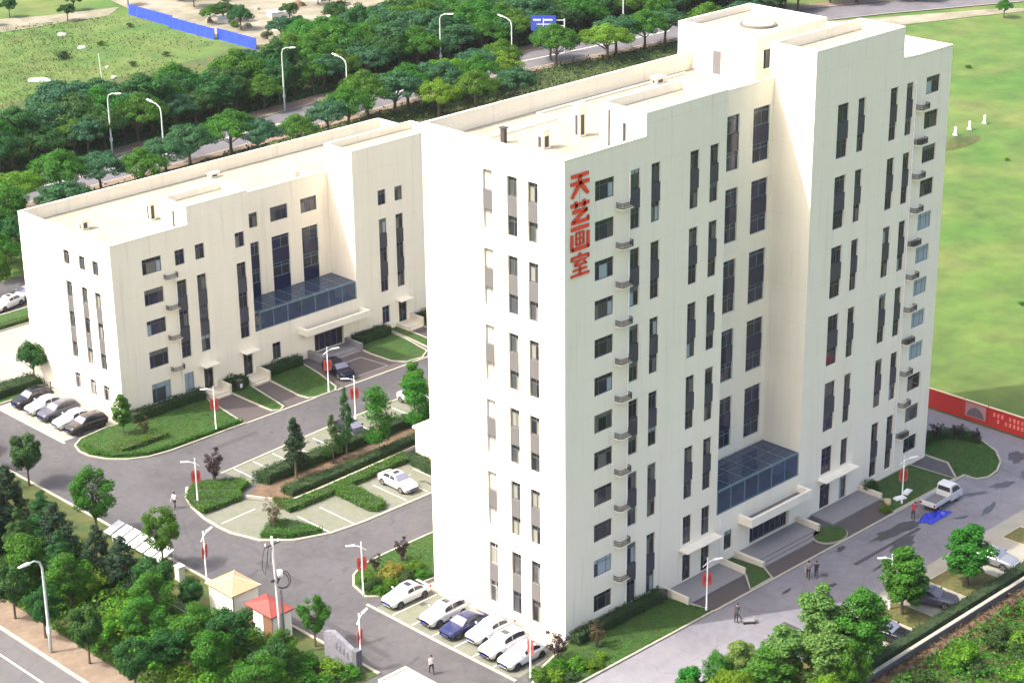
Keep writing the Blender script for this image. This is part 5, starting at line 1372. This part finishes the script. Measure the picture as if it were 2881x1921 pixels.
# pickup
PU = thing('pickup_truck', (43.6, -7.2, 0.02), 'white pickup truck with open grey load bed by the kerb', 'truck', rot=R(2))
def sub(name, mb, m, parent=PU, smooth=False): return mb.build(name, m, parent, smooth=smooth)
mb = MB()
for (xa, xb, w0, za, zb) in ((0.35, 2.35, .84, .38, .95),):
    mb.box(xa, xb, -w0, w0, za, zb)
prof = [(0.32,.95),(0.32,1.75),(.45,1.88),(1.35,1.88),(1.55,1.80),(2.05,1.12),(2.40,1.0),(2.42,.95)]
n = len(prof)
mb.add([(x,-.84 if z < 1.2 else -.72,z) for x,z in prof]+[(x,.84 if z < 1.2 else .72,z) for x,z in prof], [list(range(n)), list(range(n,2*n))[::-1]]+[(i,i+1,n+i+1,n+i) for i in range(n-1)])
cab = sub('cab', mb, 'car_white')
MB().add([(1.58,-.64,1.78),(1.58,.64,1.78),(2.07,.76,1.15),(2.07,-.76,1.15)], [(0,1,2,3)]).build('windscreen', 'car_screen', cab)
for s in (1,-1): MB().add([(.55,s*.735,1.74),(1.42,s*.735,1.74),(1.85,s*.845,1.22),(.50,s*.825,1.22)], [(0,1,2,3)]).build('side_window', 'car_glass', cab)
MB().add([(.31,-.6,1.7),(.31,.6,1.7),(.31,.68,1.25),(.31,-.68,1.25)], [(0,1,2,3)]).build('rear_window', 'car_glass', cab)
mb = MB().box(-2.4, .28, -.82, .82, .62, .72); sub('bed_floor', mb, 'bed_grey')
for s in (1,-1): sub('bed_side', MB().box(-2.36, .28, *sorted((s*.82, s*.86)), .66, 1.12), 'car_white')
sub('tailgate', MB().box(-2.44, -2.39, -.86, .86, .62, 1.10), 'car_white'); sub('bed_front', MB().box(.24, .29, -.82, .82, .72, 1.14), 'car_white')
sub('chassis', MB().box(-2.3, 2.2, -.35, .35, .36, .60), 'metal_dark')
for wx in (1.55, -1.45):
    for s in (1, -1):
        wv = ob('wheel', CM['sedan']['wheel'], PU, (wx, s*.74, .32)); ob('rim', CM['sedan']['rim'], wv)
for s in (1, -1):
    sub('headlight', MB().box(2.37, 2.425, *sorted((s*.55, s*.80)), .72, .88), 'headlight'); sub('taillight', MB().box(-2.455, -2.441, *sorted((s*.66, s*.84)), .70, .95), 'taillight')

# ---------------------------------------------------------------- lamps
def campus_lamp(x, y, h, ang, label, lamp_h=None):
    o = thing('street_lamp', (x, y, 0.05), label, 'lamp', rot=R(ang))
    MB().tube([(0,0,-.1),(0,0,.35),(0,0,.36),(0,0,h*.55),(0,0,h)], [.10,.10,.07,.055,.045], 10).build('pole', 'lamp_white', o, smooth=True)
    arm = MB().tube([(-.42,0,h-.55),(0,0,h-.22),(.35,0,h-.06),(1.25,0,h+.02)], [.035,.04,.04,.03], 7).build('arm', 'lamp_white', o)
    MB().add([(.55,-.13,h-.02),(1.35,-.10,h+.05),(1.35,.10,h+.05),(.55,.13,h-.02),(.55,-.13,h+.06),(1.35,-.08,h+.10),(1.35,.08,h+.10),(.55,.13,h+.06)], [(0,3,2,1),(4,5,6,7),(0,1,5,4),(1,2,6,5),(2,3,7,6),(3,0,4,7)]).build('lamp_head', 'lamp_white', arm)
    MB().box(-.05, .05, -.05, .05, h, h+.28).build('finial', 'lamp_white', o)
    for s in (1, -1):   # pair of red ornamental panels on the pole
        p = [(.12,.05),(.34,.0),(.44,.25),(.44,1.05),(.34,1.3),(.12,1.25)]
        z0 = h*.50
        q = [(s*a, -.02, z0+b) for a, b in p]+[(s*a, .02, z0+b) for a, b in p]
        bn = MB().add(q, [list(range(6)), list(range(6,12))[::-1]]+[(i,(i+1)%6,6+(i+1)%6,6+i) for i in range(6)]).build('banner', 'banner_red', o)
        for yy in (-.026, .026): MB().add([(s*(.20+.13*math.cos(k*math.pi/5)), yy, z0+.65+.36*math.sin(k*math.pi/5)) for k in range(10)], [list(range(10))]).build('emblem', 'banner_dark', bn)
    return o
for (x, y, h, a, lab) in ((6.1, 55.8, 4.8, 150, 'white lamp with red panels on the edge of the rounded lawn'), (20.9, 55.5, 4.9, -30, 'white lamp with red panels beside the black car at the entrance court'),
        (18.0, 47.7, 4.7, 150, 'white lamp with red panels by the parking bays behind the planting bed'), (-5.4, 43.4, 4.5, 150, 'white lamp with red panels on the island tip by the purple shrub'),
        (-14.2, 30.2, 4.7, 20, 'white lamp with red panels next to the tan roofed booth'), (-6.2, 18.4, 4.9, 150, 'white lamp with red panels at the lawn tip by the tower cars'),
        (-14.6, 8.9, 5.0, 20, 'white lamp with red panels beside the stone gate wall'), (-6.0, -1.9, 4.6, 80, 'white lamp with red panels beside the last white car below the tower'),
        (12.4, -4.7, 4.8, -30, 'white lamp with red panels in front of the tower side doors'), (23.4, -15.7, 5.0, 150, 'white lamp with red panels between the south side trees'), (40.9, -4.6, 4.7, -30, 'white lamp with red panels beside the pickup truck')):
    campus_lamp(x, y, h, a, lab)
def road_lamp(x, y, h, ang, label, arm=2.2, group=None):
    o = thing('road_lamp', (x, y, 0), label, 'lamp', group, rot=R(ang))
    MB().tube([(0,0,-.1),(0,0,h*.3),(0,0,h*.7),(0,0,h-.9),(.25,0,h-.25),(arm*.5,0,h+.15),(arm,0,h+.30)], [.15,.13,.11,.10,.085,.07,.06], 10).build('pole', 'lamp_grey', o, smooth=True)
    MB().box(-.16, .16, -.16, .16, h*.22, h*.22+.5).build('control_box', 'lamp_grey', o)
    MB().add([(arm-.2,-.18,h+.22),(arm+1.0,-.14,h+.44),(arm+1.0,.14,h+.44),(arm-.2,.18,h+.22),(arm-.2,-.12,h+.40),(arm+1.0,-.08,h+.54),(arm+1.0,.08,h+.54),(arm-.2,.12,h+.40)], [(0,3,2,1),(4,5,6,7),(0,1,5,4),(1,2,6,5),(2,3,7,6),(3,0,4,7)]).build('lamp_head', 'lamp_glass', o)
for (x, y, h, a) in ((57.2, 149.4, 9.4, -85), (90.5, 149.8, 10.4, -85), (126.5, 151.8, 9.6, -85), (170, 149.0, 9.4, -100), (24, 147.5, 9.4, -88)):
    road_lamp(x, y, h, a, 'tall grey road lamp on the far side of the north road', group='far side road lamps')
for (x, y, h, a) in ((58.8, 138.2, 9.2, 92), (95.5, 140.0, 9.2, 92), (133.5, 141.4, 9.0, 92)):
    road_lamp(x, y, h, a, 'tall grey road lamp on the near side of the north road', group='near side road lamps')
road_lamp(-30.6, 29.5, 8.8, 200, 'tall grey road lamp on the brown sidewalk by the public road', 1.8)

# ---------------------------------------------------------------- booths, poles, walls and small things
def booth(x0, x1, y0, y1, h, roof_h, wallm, roofm, label, ov=0.22, panel=None):
    o = thing('booth', (x0, y0, 0.04), label, 'booth'); W, D = x1-x0, y1-y0
    b = MB().box(0, W, 0, D, 0, h).build('wall', wallm, o)
    v = [(-ov,-ov,h),(W+ov,-ov,h),(W+ov,D+ov,h),(-ov,D+ov,h),(W*.5,D*.5,h+roof_h)]
    vb = [(a, bb, h-.10) for a, bb, _ in v[:4]]
    r = MB().add(v+vb, [(0,1,4),(1,2,4),(2,3,4),(3,0,4),(5,8,7,6),(0,5,6,1),(1,6,7,2),(2,7,8,3),(3,8,5,0)]).build('roof', roofm, o)
    tr = MB()
    for k in range(4): tr.tube([v[k], v[4]], .035, 5)
    tr.build('ridge', 'booth_tan_pale' if roofm == 'booth_tan' else 'booth_red', r)
    return o, W, D
o, W, D = booth(-17.3, -14.6, 22.2, 25.5, 2.9, 0.75, 'booth_cream', 'booth_tan', 'cream booth with tan hipped roof at the campus edge')
MB().box(W*.25, W*.72, -.03, .003, .1, 2.1).build('door', 'white_paint', o)
MB().box(-.03, .003, D*.3, D*.7, 1.1, 2.0).build('window', 'curtain_white', o)
MB().box(W*.02, W*.02+.05, -.04, .003, 0, 2.7).build('corner_post', 'rail_grey', o)
o, W, D = booth(-16.9, -14.9, 17.4, 20.7, 2.6, 0.65, 'booth_brown', 'booth_red', 'brown and white booth with red hipped roof beside the concrete pole')
MB().box(-.03, .003, D*.36, D*.76, .05, 2.4).build('door', 'white_paint', o)
MB().box(.06, W+.003, -.03, .003, .05, 2.45).build('wall_panel', 'white_paint', o)
MB().box(W*.5-.02, W*.5+.02, -.045, -.031, .05, 2.45).build('panel_joint', 'rail_grey', o)
# concrete pole with cable loops
o = thing('utility_pole', (-17.5, 15.4, 0), 'leaning concrete utility pole with cable loops by the red roofed booth', 'pole')
MB().tube([(0,0,-.2),(-.05,.12,4),(-.1,.25,8),(-.15,.35,10.9)], [.17,.15,.12,.10], 12).build('pole', 'pole_concrete', o, smooth=True)
MB().tube([(.26,-.1,-.2),(.26,.05,6.0)], .085, 10).build('cable_duct', 'stone_dark', o, smooth=True)
MB().box(-.55, .25, .2, .34, 6.9, 7.1).box(-.9, .6, .30, .42, 10.1, 10.22).build('crossarm', 'rail_grey', o)
lp = MB()
for cx, cz, r in ((.62,6.75,.75), (.55,6.70,.62)):
    lp.tube([(cx+r*math.cos(a)*.9, .1+.15*math.sin(a*2), cz+r*math.sin(a)) for a in np.linspace(0, 6.28, 22)], .04, 5, cap=False)
lp.tube([(-.9,.36,10.2),(-1.25,.3,9.2),(-1.3,.3,8.4),(-1.05,.3,7.8),(-.8,.35,8.6),(-.6,.36,9.8)], .03, 5).tube([(-.5,.36,10.2),(-.75,.3,9.0),(-.7,.3,8.3),(-.45,.3,8.8),(-.2,.34,10.1)], .025, 5)
lp.build('cable', 'cable_black', o)
MB().tube([(.25,.1,7.2),(.25,.1,7.75)], .26, 12).build('insulator', 'white_paint', o, smooth=True)
for q in ((-.8,.36,10.22), (.5,.36,10.22), (-.15,.36,10.22)): MB().tube([q, (q[0],q[1],q[2]+.25)], [.06,.04], 8).build('insulator', 'white_paint', o)
# white panels along the kerb: tilted boards on a frame
sh = thing('bicycle_shelter', (-14.7, 35.4, 0.05), 'row of seven white tilted roof panels along the kerb under trees', 'shelter')
for i in range(7):
    y = 8.5-i*1.27
    MB().add([(-.95,y-1.02,.62),(.75,y-1.02,1.18),(.75,y,1.18),(-.95,y,.62),(-.95,y-1.02,.70),(.75,y-1.02,1.26),(.75,y,1.26),(-.95,y,.70)], [(0,3,2,1),(4,5,6,7),(0,1,5,4),(1,2,6,5),(2,3,7,6),(3,0,4,7)]).build('panel', 'white_sheet', sh)
fr = MB()
for y in (-.25, 2.3, 4.85, 7.4, 8.6):
    fr.box(.5, .58, y-.04, y+.04, -.1, 1.08); fr.box(-.8, -.72, y-.04, y+.04, -.1, .64)
fr.box(.5, .58, -.3, 8.6, 1.02, 1.08); fr.box(-.8, -.72, -.3, 8.6, .58, .64)
fr.build('frame', 'lamp_grey', sh)
o = thing('utility_cabinet', (-15.6, 32.2, 0.05), 'small grey green utility cabinet on the grass near the tan roofed booth', 'cabinet')
MB().box(-.3, .3, -.35, .35, .12, 1.35).build('body', 'cabinet', o); MB().box(-.36, .36, -.41, .41, 1.35, 1.43).build('lid', 'lamp_grey', o); MB().box(-.34, .34, -.39, .39, 0, .12).build('plinth', 'kerb', o)
MB().box(-.315, -.301, -.28, .28, .2, 1.28).build('door', 'lamp_grey', o)
# gate wall and gatehouse
o = thing('gate_wall', (-14.75, 9.3, 0), 'grey stone gate wall with sloping top beside the campus drive', 'wall')
MB().add([(-.35,0,0),(.05,0,0),(.05,3.6,0),(-.35,3.6,0),(-.35,0,1.9),(.05,0,1.9),(.05,2.6,2.7),(.05,3.6,2.3),(-.35,3.6,2.3),(-.35,2.6,2.7)], [(0,3,2,1),(0,1,5,4),(1,2,7,6,5),(2,3,8,7),(3,0,4,9,8),(4,5,6,9),(6,7,8,9)]).build('wall', 'stone_grey', o)
MB().box(-.45, .15, -.55, -.003, 0, 2.05).build('pier', 'stone_dark', o)
mk2 = MB()
for yy, zz, hh in ((.55,.9,.7),(1.0,1.0,.75),(1.45,1.1,.8),(1.9,1.2,.8)):
    mk2.box(-.372, -.351, yy, yy+.09, zz, zz+hh); mk2.box(-.372, -.351, yy+.12, yy+.32, zz+hh*.6, zz+hh*.72); mk2.box(-.372, -.351, yy+.15, yy+.24, zz+hh*.1, zz+hh*.5)
mk2.build('carved_mark', 'stone_dark', o)
o = thing('gatehouse', (-18.9, -6.4, 0), 'gatehouse with flat white roof at the campus drive', 'building')
MB().box(.4, 2.6, .4, 7.8, 0, 3.7).build('wall', 'wall', o)
MB().box(0, 2.8, 0, 8.1, 3.7, 3.95).box(0, 2.8, 0, .22, 3.95, 4.1).box(0, 2.8, 7.88, 8.1, 3.95, 4.1).box(0, .22, .22, 7.88, 3.95, 4.1).box(2.58, 2.8, .22, 7.88, 3.95, 4.1).build('roof', 'coping', o)
MB().box(2.597, 2.62, 2, 5.5, 1.0, 2.6).build('window', 'glass_dark', o)
# low fence rail in the green belt
o = thing('belt_fence', (-19.7, 0, 0), 'low pale green rail fence running through the green belt', 'fence')
MB().box(-.03, .03, 8, 66, .92, 1.0).build('rail', 'rail_green', o); MB().box(-.03, .03, 8, 66, .35, .41).build('rail', 'rail_green', o)
pm = MB().box(-.045, .045, -.045, .045, -.1, 1.06).mesh('post', 'rail_green')
for i in range(24): ob('post', pm, o, (0, 8+i*2.5, 0))
# low white wall to the south
o = thing('boundary_wall', (0, -21.4, 0), 'long low white wall in front of the dark hedge on the south side', 'wall')
MB().box(-6, 61.6, -.12, .12, -.1, .55).build('wall', 'stone_dark', o)
cm_ = MB().box(0, 3.05, -.17, .17, .55, .66).mesh('coping', 'kerb')
for i in range(22): ob('coping', cm_, o, (-6+i*3.07, 0, 0))
# red hoarding to the east
o = thing('hoarding', (62, 0, 0), 'red hoarding wall with pale lettering and a grey picture panel', 'wall')
for i, (a, b) in enumerate(((13.0, 7.4), (7.3, 2.75), (2.55, -0.15), (-0.3, -8.5), (-8.6, -16), (-16.1, -22))):
    pn = MB().box(-.05, .05, b, a, .25, 2.1).build('panel', 'red_wall', o)
    if i == 2:
        MB().box(-.062, -.052, b+.12, a-.12, .45, 1.95).build('picture', 'red_pale', pn)
        pts = [(-.068, b+.25+(a-b-.5)*k/12, .55+1.05*math.sin(math.pi*k/12)**.7) for k in range(13)]
        MB().add(pts, [list(range(13))]).build('picture_shape', 'grey_picture', pn)
    if i == 3:
        lm = MB(); rr = random.Random(9)
        for row, zz in enumerate((1.28, 0.66)):
            for k in range(16):
                if (k+row*2) % 6 == 3: continue
                yy = a-.55-k*.47-row*.5
                for q in range(3): lm.box(-.060, -.051, yy-.30, yy-.02, zz+.03+q*.15, zz+.10+q*.15)
                lm.box(-.061, -.0505, yy-.20+rr.uniform(-.06,.06), yy-.13, zz, zz+.45)
        lm.build('lettering', 'red_mark', pn)
    MB().box(-.07, .07, a-.02, a+.10, .0, 2.25).build('post', 'red_wall', o)
MB().box(-.08, .08, -22, 13, 2.1, 2.2).build('top_rail', 'booth_tan_pale', o); MB().box(-.08, .08, -22, 13, .05, .25).build('base_rail', 'red_wall', o)
# blue site fence in the northern field
o = thing('site_fence', (114, 0, 0), 'bright blue sheet fence across the northern field', 'fence')
pm = cached('bf', lambda: MB().box(-.04, .04, 0, 2.9, -.1, 2.0).box(-.07, -.04, .9, 1.0, 0, 2.0).box(-.07, -.04, 1.9, 2.0, 0, 2.0).mesh('panel', 'blue_sheet'))
pp = cached('bp', lambda: MB().box(-.07, .07, -.06, .04, -.1, 2.1).mesh('post', 'blue_sign'))
for i in range(14):
    y = 187.4+i*2.96; x = .0 + (i/13)*1.2 - (0.8 if 3 < i < 9 else 0)
    ob('panel', pm, o, (x, y, 0)); ob('post', pp, o, (x, y-.03, 0))
# blue road sign
o = thing('road_sign', (147.0, 146.5, 0), 'blue road direction sign on twin arms among the roadside trees', 'sign', rot=R(-48))
MB().tube([(3.3,0,-.1),(3.3,0,6.2)], .13, 8).build('pole', 'lamp_grey', o)
MB().box(.0, 3.3, -.05, .05, 5.9, 6.02).box(.0, 3.3, -.05, .05, 4.9, 5.02).build('arm', 'lamp_glass', o)
bd = MB().box(-2.6, 1.8, -.16, -.08, 4.1, 6.8).build('board', 'blue_sign', o)
MB().box(-2.2, -.9, -.175, -.161, 5.9, 6.2).box(-.3, 1.2, -.175, -.161, 5.9, 6.2).box(-.5, -.35, -.175, -.161, 4.5, 6.3).box(-1.6, .9, -.175, -.161, 5.2, 5.35).build('arrow_mark', 'lamp_glass', bd)
# things lying in the northern field
for (x, y, w_, d_, h_, rz, lab) in ((74.5, 196.8, 4.2, 1.6, .35, -40, 'flat white heap of sheeting lying in the northern field'), (93.1, 211.8, 1.6, .6, .3, -40, 'pale slab lying in the northern field below the blue fence'), (87.6, 195.6, .9, .5, .3, 10, 'small pale block lying in the northern field'), (96.5, 223.5, 2.2, .8, .3, -40, 'pale slab near the far track'), (84.5, 189.0, 1.0, .4, .3, -45, 'pale slab near the thin white pole')):
    r_ = random.Random(int(x)); n = 12
    ring = [(w_/2*math.cos(2*math.pi*k/n)*r_.uniform(.75,1.1), d_/2*math.sin(2*math.pi*k/n)*r_.uniform(.75,1.1)) for k in range(n)]
    mb = MB().add([(a,b,-.15) for a,b in ring]+[(a*.8,b*.75,h_*r_.uniform(.7,1.1)) for a,b in ring]+[(0,0,h_*1.1)], [(i,(i+1)%n,n+(i+1)%n,n+i) for i in range(n)]+[(n+i,n+(i+1)%n,2*n) for i in range(n)])
    mb.build('slab', 'white_sheet', None, (x, y, -.02), label=lab, cat='slab').rotation_euler = (0,0,R(rz))
o = thing('marker_pole', (79.9, 185.6, -.05), 'thin white pole standing in the northern field', 'pole')
MB().tube([(0,0,0),(-.2,.1,5.6)], [.07,.05], 8).build('pole', 'white_paint', o); MB().tube([(0,0,0),(0,0,.3)], .14, 8).build('foot', 'kerb', o)
o = thing('storage_shed', (136, 184, 0), 'long white roofed shed beyond the tree belt', 'building', rot=R(-25))
MB().box(0, 13, 0, 4, 0, 2.0).build('wall', 'spandrel_grey', o); MB().add([(-.3,-.3,2.0),(13.3,-.3,2.0),(13.3,4.3,2.0),(-.3,4.3,2.0),(-.3,2,2.7),(13.3,2,2.7)], [(0,1,5,4),(2,3,4,5),(0,4,3),(1,2,5)]).build('roof', 'white_sheet', o)
for i in range(7): MB().box(1+i*1.7, 1.9+i*1.7, -.03, .003, .3, 1.6).build('window', 'glass_grey', o)
for i in range(18):
    x = TR.uniform(120, 165); y = TR.uniform(182, 218); s_ = TR.uniform(.5, 1.6)
    r_ = random.Random(i); n = 8
    ring = [(math.cos(2*math.pi*k/n)*r_.uniform(.6,1.2), math.sin(2*math.pi*k/n)*r_.uniform(.6,1.2)) for k in range(n)]
    MB().add([(a,b,-.1) for a,b in ring]+[(a*.6,b*.6,r_.uniform(.3,.7)) for a,b in ring]+[(0,0,.7)], [(k,(k+1)%n,n+(k+1)%n,n+k) for k in range(n)]+[(n+k,n+(k+1)%n,2*n) for k in range(n)]).build('rubble_heap', TR.choice(['rock_dull','soil_pale','soil','rock_dull']), None, (x, y, 0), label='heap of rubble on the bare lot behind the blue fence', cat='rubble', group='rubble on the bare lot').scale = (s_, s_, s_)
for (x, y, k) in ((151.5, 63.8, 0), (155.7, 64.05, 1), (160.2, 64.3, 2)):
    o = thing('marker_stone', (x, y, -.05), ('white marker stone on the dark mound, nearest the tower wall', 'white marker stone between two others in the eastern field', 'white marker stone farthest from the tower in the field row')[k], 'stone', rot=R(45))
    MB().add([(-.32,-.14,.15),(.32,-.14,.15),(.32,.14,.15),(-.32,.14,.15),(-.28,-.11,1.15),(.28,-.11,1.15),(.28,.11,1.15),(-.28,.11,1.15),(0,-.11,1.35),(0,.11,1.35)], [(0,1,5,8,4),(3,7,9,6,2),(0,4,7,3),(1,2,6,5),(4,8,9,7),(8,5,6,9)]).build('slab', 'white_paint', o)
    MB().box(-.45, .45, -.28, .28, 0, .15).build('base', 'rock_pale', o)
struct('mound', MB().add([(148+6*math.cos(a), 61.5+2.5*math.sin(a), -.12) for a in np.linspace(0, 5.9, 14)]+[(148, 61.5, .9)], [(i,(i+1)%14,14) for i in range(14)]), 'verge')
# building rubbish by the pickup
o = thing('tarpaulin', (41.0, -8.1, 0.02), 'crumpled bright blue tarpaulin on the road behind the pickup', 'tarpaulin')
r_ = random.Random(4); g = []
for i in range(9):
    for j in range(6):
        g.append((-1.6+3.4*i/8+r_.uniform(-.1,.1)-j*.12, -.9+1.7*j/5*(1-.35*abs(i-4)/4)+r_.uniform(-.08,.08), .03+r_.uniform(0,.32)*(1 if 0 < i < 8 and 0 < j < 5 else .1)))
MB().add(g, [(i*6+j,(i+1)*6+j,(i+1)*6+j+1,i*6+j+1) for i in range(8) for j in range(5)]).build('sheet', 'tarp_blue', o)
for (x, y, rz, c, lab) in ((40.2, -3.5, .6, 'timber', 'pale timber offcut on the shaded lawn by the pickup'), (41.6, -3.9, -.3, 'white_sheet', 'white board lying on the lawn by the pickup'), (43.2, -3.6, .2, 'white_sheet', 'white panel leaning near the lamp by the pickup')):
    MB().box(-.6, .6, -.3, .3, 0, .12).box(-.5, .3, -.22, .22, .12, .22).build('board', c, None, (x, y, .12), label=lab, cat='board').rotation_euler = (0,0,rz)
o = thing('rubbish_bin', (11.2, -0.9, .1), 'dark round bin at the end of the hedge by the tower doors', 'bin')
MB().tube([(0,0,0),(0,0,.85)], [.28,.34], 14).build('body', 'metal_dark', o, smooth=True); MB().tube([(0,0,.85),(0,0,.92)], .36, 14).build('lid', 'rail_grey', o)
o = thing('rubbish_bin', (14.6, 62.9, .1), 'dark bin with pale label on the shaded strip between two doors', 'bin')
MB().box(-.3, .3, -.3, .3, 0, 1.0).build('body', 'metal_dark', o); MB().box(-.34, .34, -.34, .34, 1.0, 1.08).build('lid', 'metal_dark', o); MB().box(-.15, .15, -.312, -.301, .3, .75).build('label_plate', 'white_paint', o)
for (x, y) in ((0.3, 77.6), (0.3, 78.8), (-0.3, 77.2)):
    o = thing('bollard', (x, y, .02), 'thin dark bollard by the corner of the low block', 'bollard', 'bollards by the low block')
    MB().tube([(0,0,-.05),(0,0,.95)], .06, 8).build('post', 'metal_dark', o); MB().tube([(0,0,.95),(0,0,1.02)], .08, 8).build('cap', 'rail_grey', o)
MB().box(-.2, .2, -.2, .2, 0, .5).box(-.12, .12, -.12, .12, .5, .8).build('lawn_light', 'booth_cream', None, (39.6, 58.6, .1), label='small cream lawn light on the strip by the far path', cat='light')

# ---------------------------------------------------------------- people
def person(x, y, ang, label, shirt, trousers, pose='walk', h=1.7, skirt=False):
    o = thing('person', (x, y, 0.02), label, 'person', rot=R(ang))
    k = h/1.7
    sw_ = .20 if pose == 'walk' else .03
    bend = .32 if pose == 'bend' else 0.0
    V = {'pel': (0,0,.92), 'wst': (.01+bend*.3,0,1.06), 'che': (.02+bend,0,1.30-bend*.25), 'nek': (.02+bend*1.35,0,1.45-bend*.45), 'hd0': (.03+bend*1.5,0,1.53-bend*.5), 'hd1': (.05+bend*1.6,0,1.64-bend*.55)}
    rad = {'pel': .15, 'wst': .13, 'che': .16, 'nek': .055, 'hd0': .085, 'hd1': .09}
    E_ = [('pel','wst'),('wst','che'),('che','nek'),('nek','hd0'),('hd0','hd1')]
    cx, cz = V['che'][0], V['che'][2]
    for s, n in ((1,'l'),(-1,'r')):
        f = s*sw_
        V[n+'hip'] = (0,s*.10,.86); V[n+'kn'] = (f*.6+.04,s*.11,.48); V[n+'an'] = (f*1.1-.02,s*.11,.08); V[n+'to'] = (f*1.1+.15,s*.12,.035)
        V[n+'sh'] = (cx,s*.19,cz+.08); V[n+'el'] = (cx-f*.5+bend*.3,s*.25,cz-.19); V[n+'wr'] = (cx-f*.8+.10+bend*.6,s*.25,cz-.42); V[n+'pa'] = (cx-f*.85+.13+bend*.65,s*.25,cz-.49)
        rad.update({n+'hip': .10, n+'kn': .065, n+'an': .045, n+'to': .04, n+'sh': .065, n+'el': .048, n+'wr': .032, n+'pa': .034})
        E_ += [('pel',n+'hip'),(n+'hip',n+'kn'),(n+'kn',n+'an'),(n+'an',n+'to'),('che',n+'sh'),(n+'sh',n+'el'),(n+'el',n+'wr'),(n+'wr',n+'pa')]
        px, py, pz = V[n+'pa']
        for q, (dy, ln_) in enumerate(((-.03,.075),(-.01,.085),(.01,.08),(.03,.065))):
            V[n+'f%d' % q] = (px+.02, py+dy, pz-ln_); rad[n+'f%d' % q] = .009
            E_.append((n+'pa', n+'f%d' % q))
        V[n+'th'] = (px+.055, py-s*.01, pz-.02); rad[n+'th'] = .010; E_.append((n+'pa', n+'th'))
    names = list(V); me = bpy.data.meshes.new('body')
    me.from_pydata([tuple(c*k for c in V[q]) for q in names], [(names.index(a), names.index(b)) for a, b in E_], [])
    b = ob('body', me, o)
    md = b.modifiers.new('skin', 'SKIN'); 
    for i, q in enumerate(names):
        sv = me.skin_vertices[0].data[i]; r0 = rad[q]*k
        sv.radius = (r0*(1.15 if q in ('che','wst','pel') else 1), r0*(.85 if q in ('che','wst','pel') else 1)); sv.use_root = (q == 'pel')
    ss = b.modifiers.new('sub', 'SUBSURF'); ss.levels = 1; ss.render_levels = 1
    dg = bpy.context.evaluated_depsgraph_get(); ev = b.evaluated_get(dg)
    nm = bpy.data.meshes.new_from_object(ev)
    b.modifiers.clear(); b.data = nm
    nm.materials.clear()
    for q in ('skin', shirt, trousers, 'rubber'): nm.materials.append(MATS[q])
    top = (cz+.14)*k
    for p in nm.polygons:
        c = p.center; z = c.z/k; m = 0
        rr_ = math.hypot(c.x/k-cx, 0)
        if z < .09: m = 3
        elif z < .93 and abs(c.y)/k < .20: m = 2
        elif z < cz+.13 and abs(c.y)/k < .235: m = 1
        p.material_index = m; p.use_smooth = True
    hx, _, hz_ = V['hd1']
    hm = MB()
    for i in range(7):
        for j in range(12):
            a = i/6*math.pi*.62; t2 = 2*math.pi*j/12
            hm.v.append(((hx-.02+.105*math.sin(a)*math.cos(t2))*k, .10*math.sin(a)*math.sin(t2)*k, (hz_+.02+.11*math.cos(a))*k))
    for i in range(6):
        for j in range(12): hm.f.append([i*12+j,i*12+(j+1)%12,(i+1)*12+(j+1)%12,(i+1)*12+j]); hm.m.append(0)
    hm.build('hair', 'hair', o, smooth=True)
    return o
person(-7.4, 44.3, 200, 'person in white top and dark shorts walking past the island tip', 'cloth_white', 'cloth_dark')
person(-10.9, 4.5, 70, 'person in white top and dark trousers walking on the drive by the cars', 'cloth_white', 'cloth_dark')
person(12.6, -7.8, 30, 'person in dark clothes pushing a small handcart on the south road', 'cloth_dark', 'cloth_dark', 'bend')
person(23.1, -7.3, 210, 'person in dark clothes walking on the shaded road', 'cloth_grey', 'cloth_dark')
person(23.7, -7.7, 210, 'person in black walking beside the one in grey on the shaded road', 'cloth_dark', 'cloth_dark', h=1.62)
person(39.0, -7.2, 20, 'person in dark red top bending by the blue tarpaulin', 'cloth_red', 'cloth_dark', 'bend')
o = thing('handcart', (13.3, -8.5, .02), 'small pale handcart on the south road', 'cart', rot=R(-40))
MB().box(-.5, .6, -.3, .3, .22, .28).box(.5, .56, -.3, .3, .28, .5).build('tray', 'paving_light', o)
MB().tube([(-.5,-.25,.25),(-.85,-.25,.95),(-.85,.25,.95),(-.5,.25,.25)], .025, 6).build('handle', 'metal_dark', o)
for x in (-.35, .45):
    for y in (-.27, .27): MB().tube([(x,y-.03,.11),(x,y+.03,.11)], .11, 12).build('wheel', 'rubber', o)
for (x, y, w_, d_, rz) in ((128, 198, 5, 3, 20), (134, 206, 4, 2.5, -15), (142, 196, 6, 3, -25), (150, 212, 5, 3, 10), (124, 210, 3, 2, 40)):
    o = thing('sheet_stack', (x, y, 0), 'low stack of pale building sheets on the bare lot', 'materials', 'building sheets on the bare lot', R(rz))
    MB().box(-w_/2, w_/2, -d_/2, d_/2, 0, .7).box(-w_/2+.3, w_/2-.5, -d_/2+.2, d_/2-.4, .7, 1.0).build('stack', 'rock_pale', o)
    MB().box(-w_/2-.05, w_/2*.2, -d_/2-.05, d_/2+.05, 1.003, 1.05).build('cover', 'white_sheet', o)
# ---------------------------------------------------------------- thin summer haze
hz = MB().box(-1600, 2600, -1600, 2600, -1.5, 92).mesh('haze', 'rubber')
hm_ = bpy.data.materials.new('haze'); hm_.use_nodes = True
tt_ = hm_.node_tree
tt_.nodes.remove(tt_.nodes['Principled BSDF'])
pv = tt_.nodes.new('ShaderNodeVolumePrincipled')
pv.inputs['Color'].default_value = (0.88, 0.94, 1.0, 1)
pv.inputs['Density'].default_value = 0.00004
tt_.links.new(pv.outputs[0], tt_.nodes['Material Output'].inputs['Volume'])
hz.materials.clear(); hz.materials.append(hm_)
ob('haze', hz, kind='stuff')
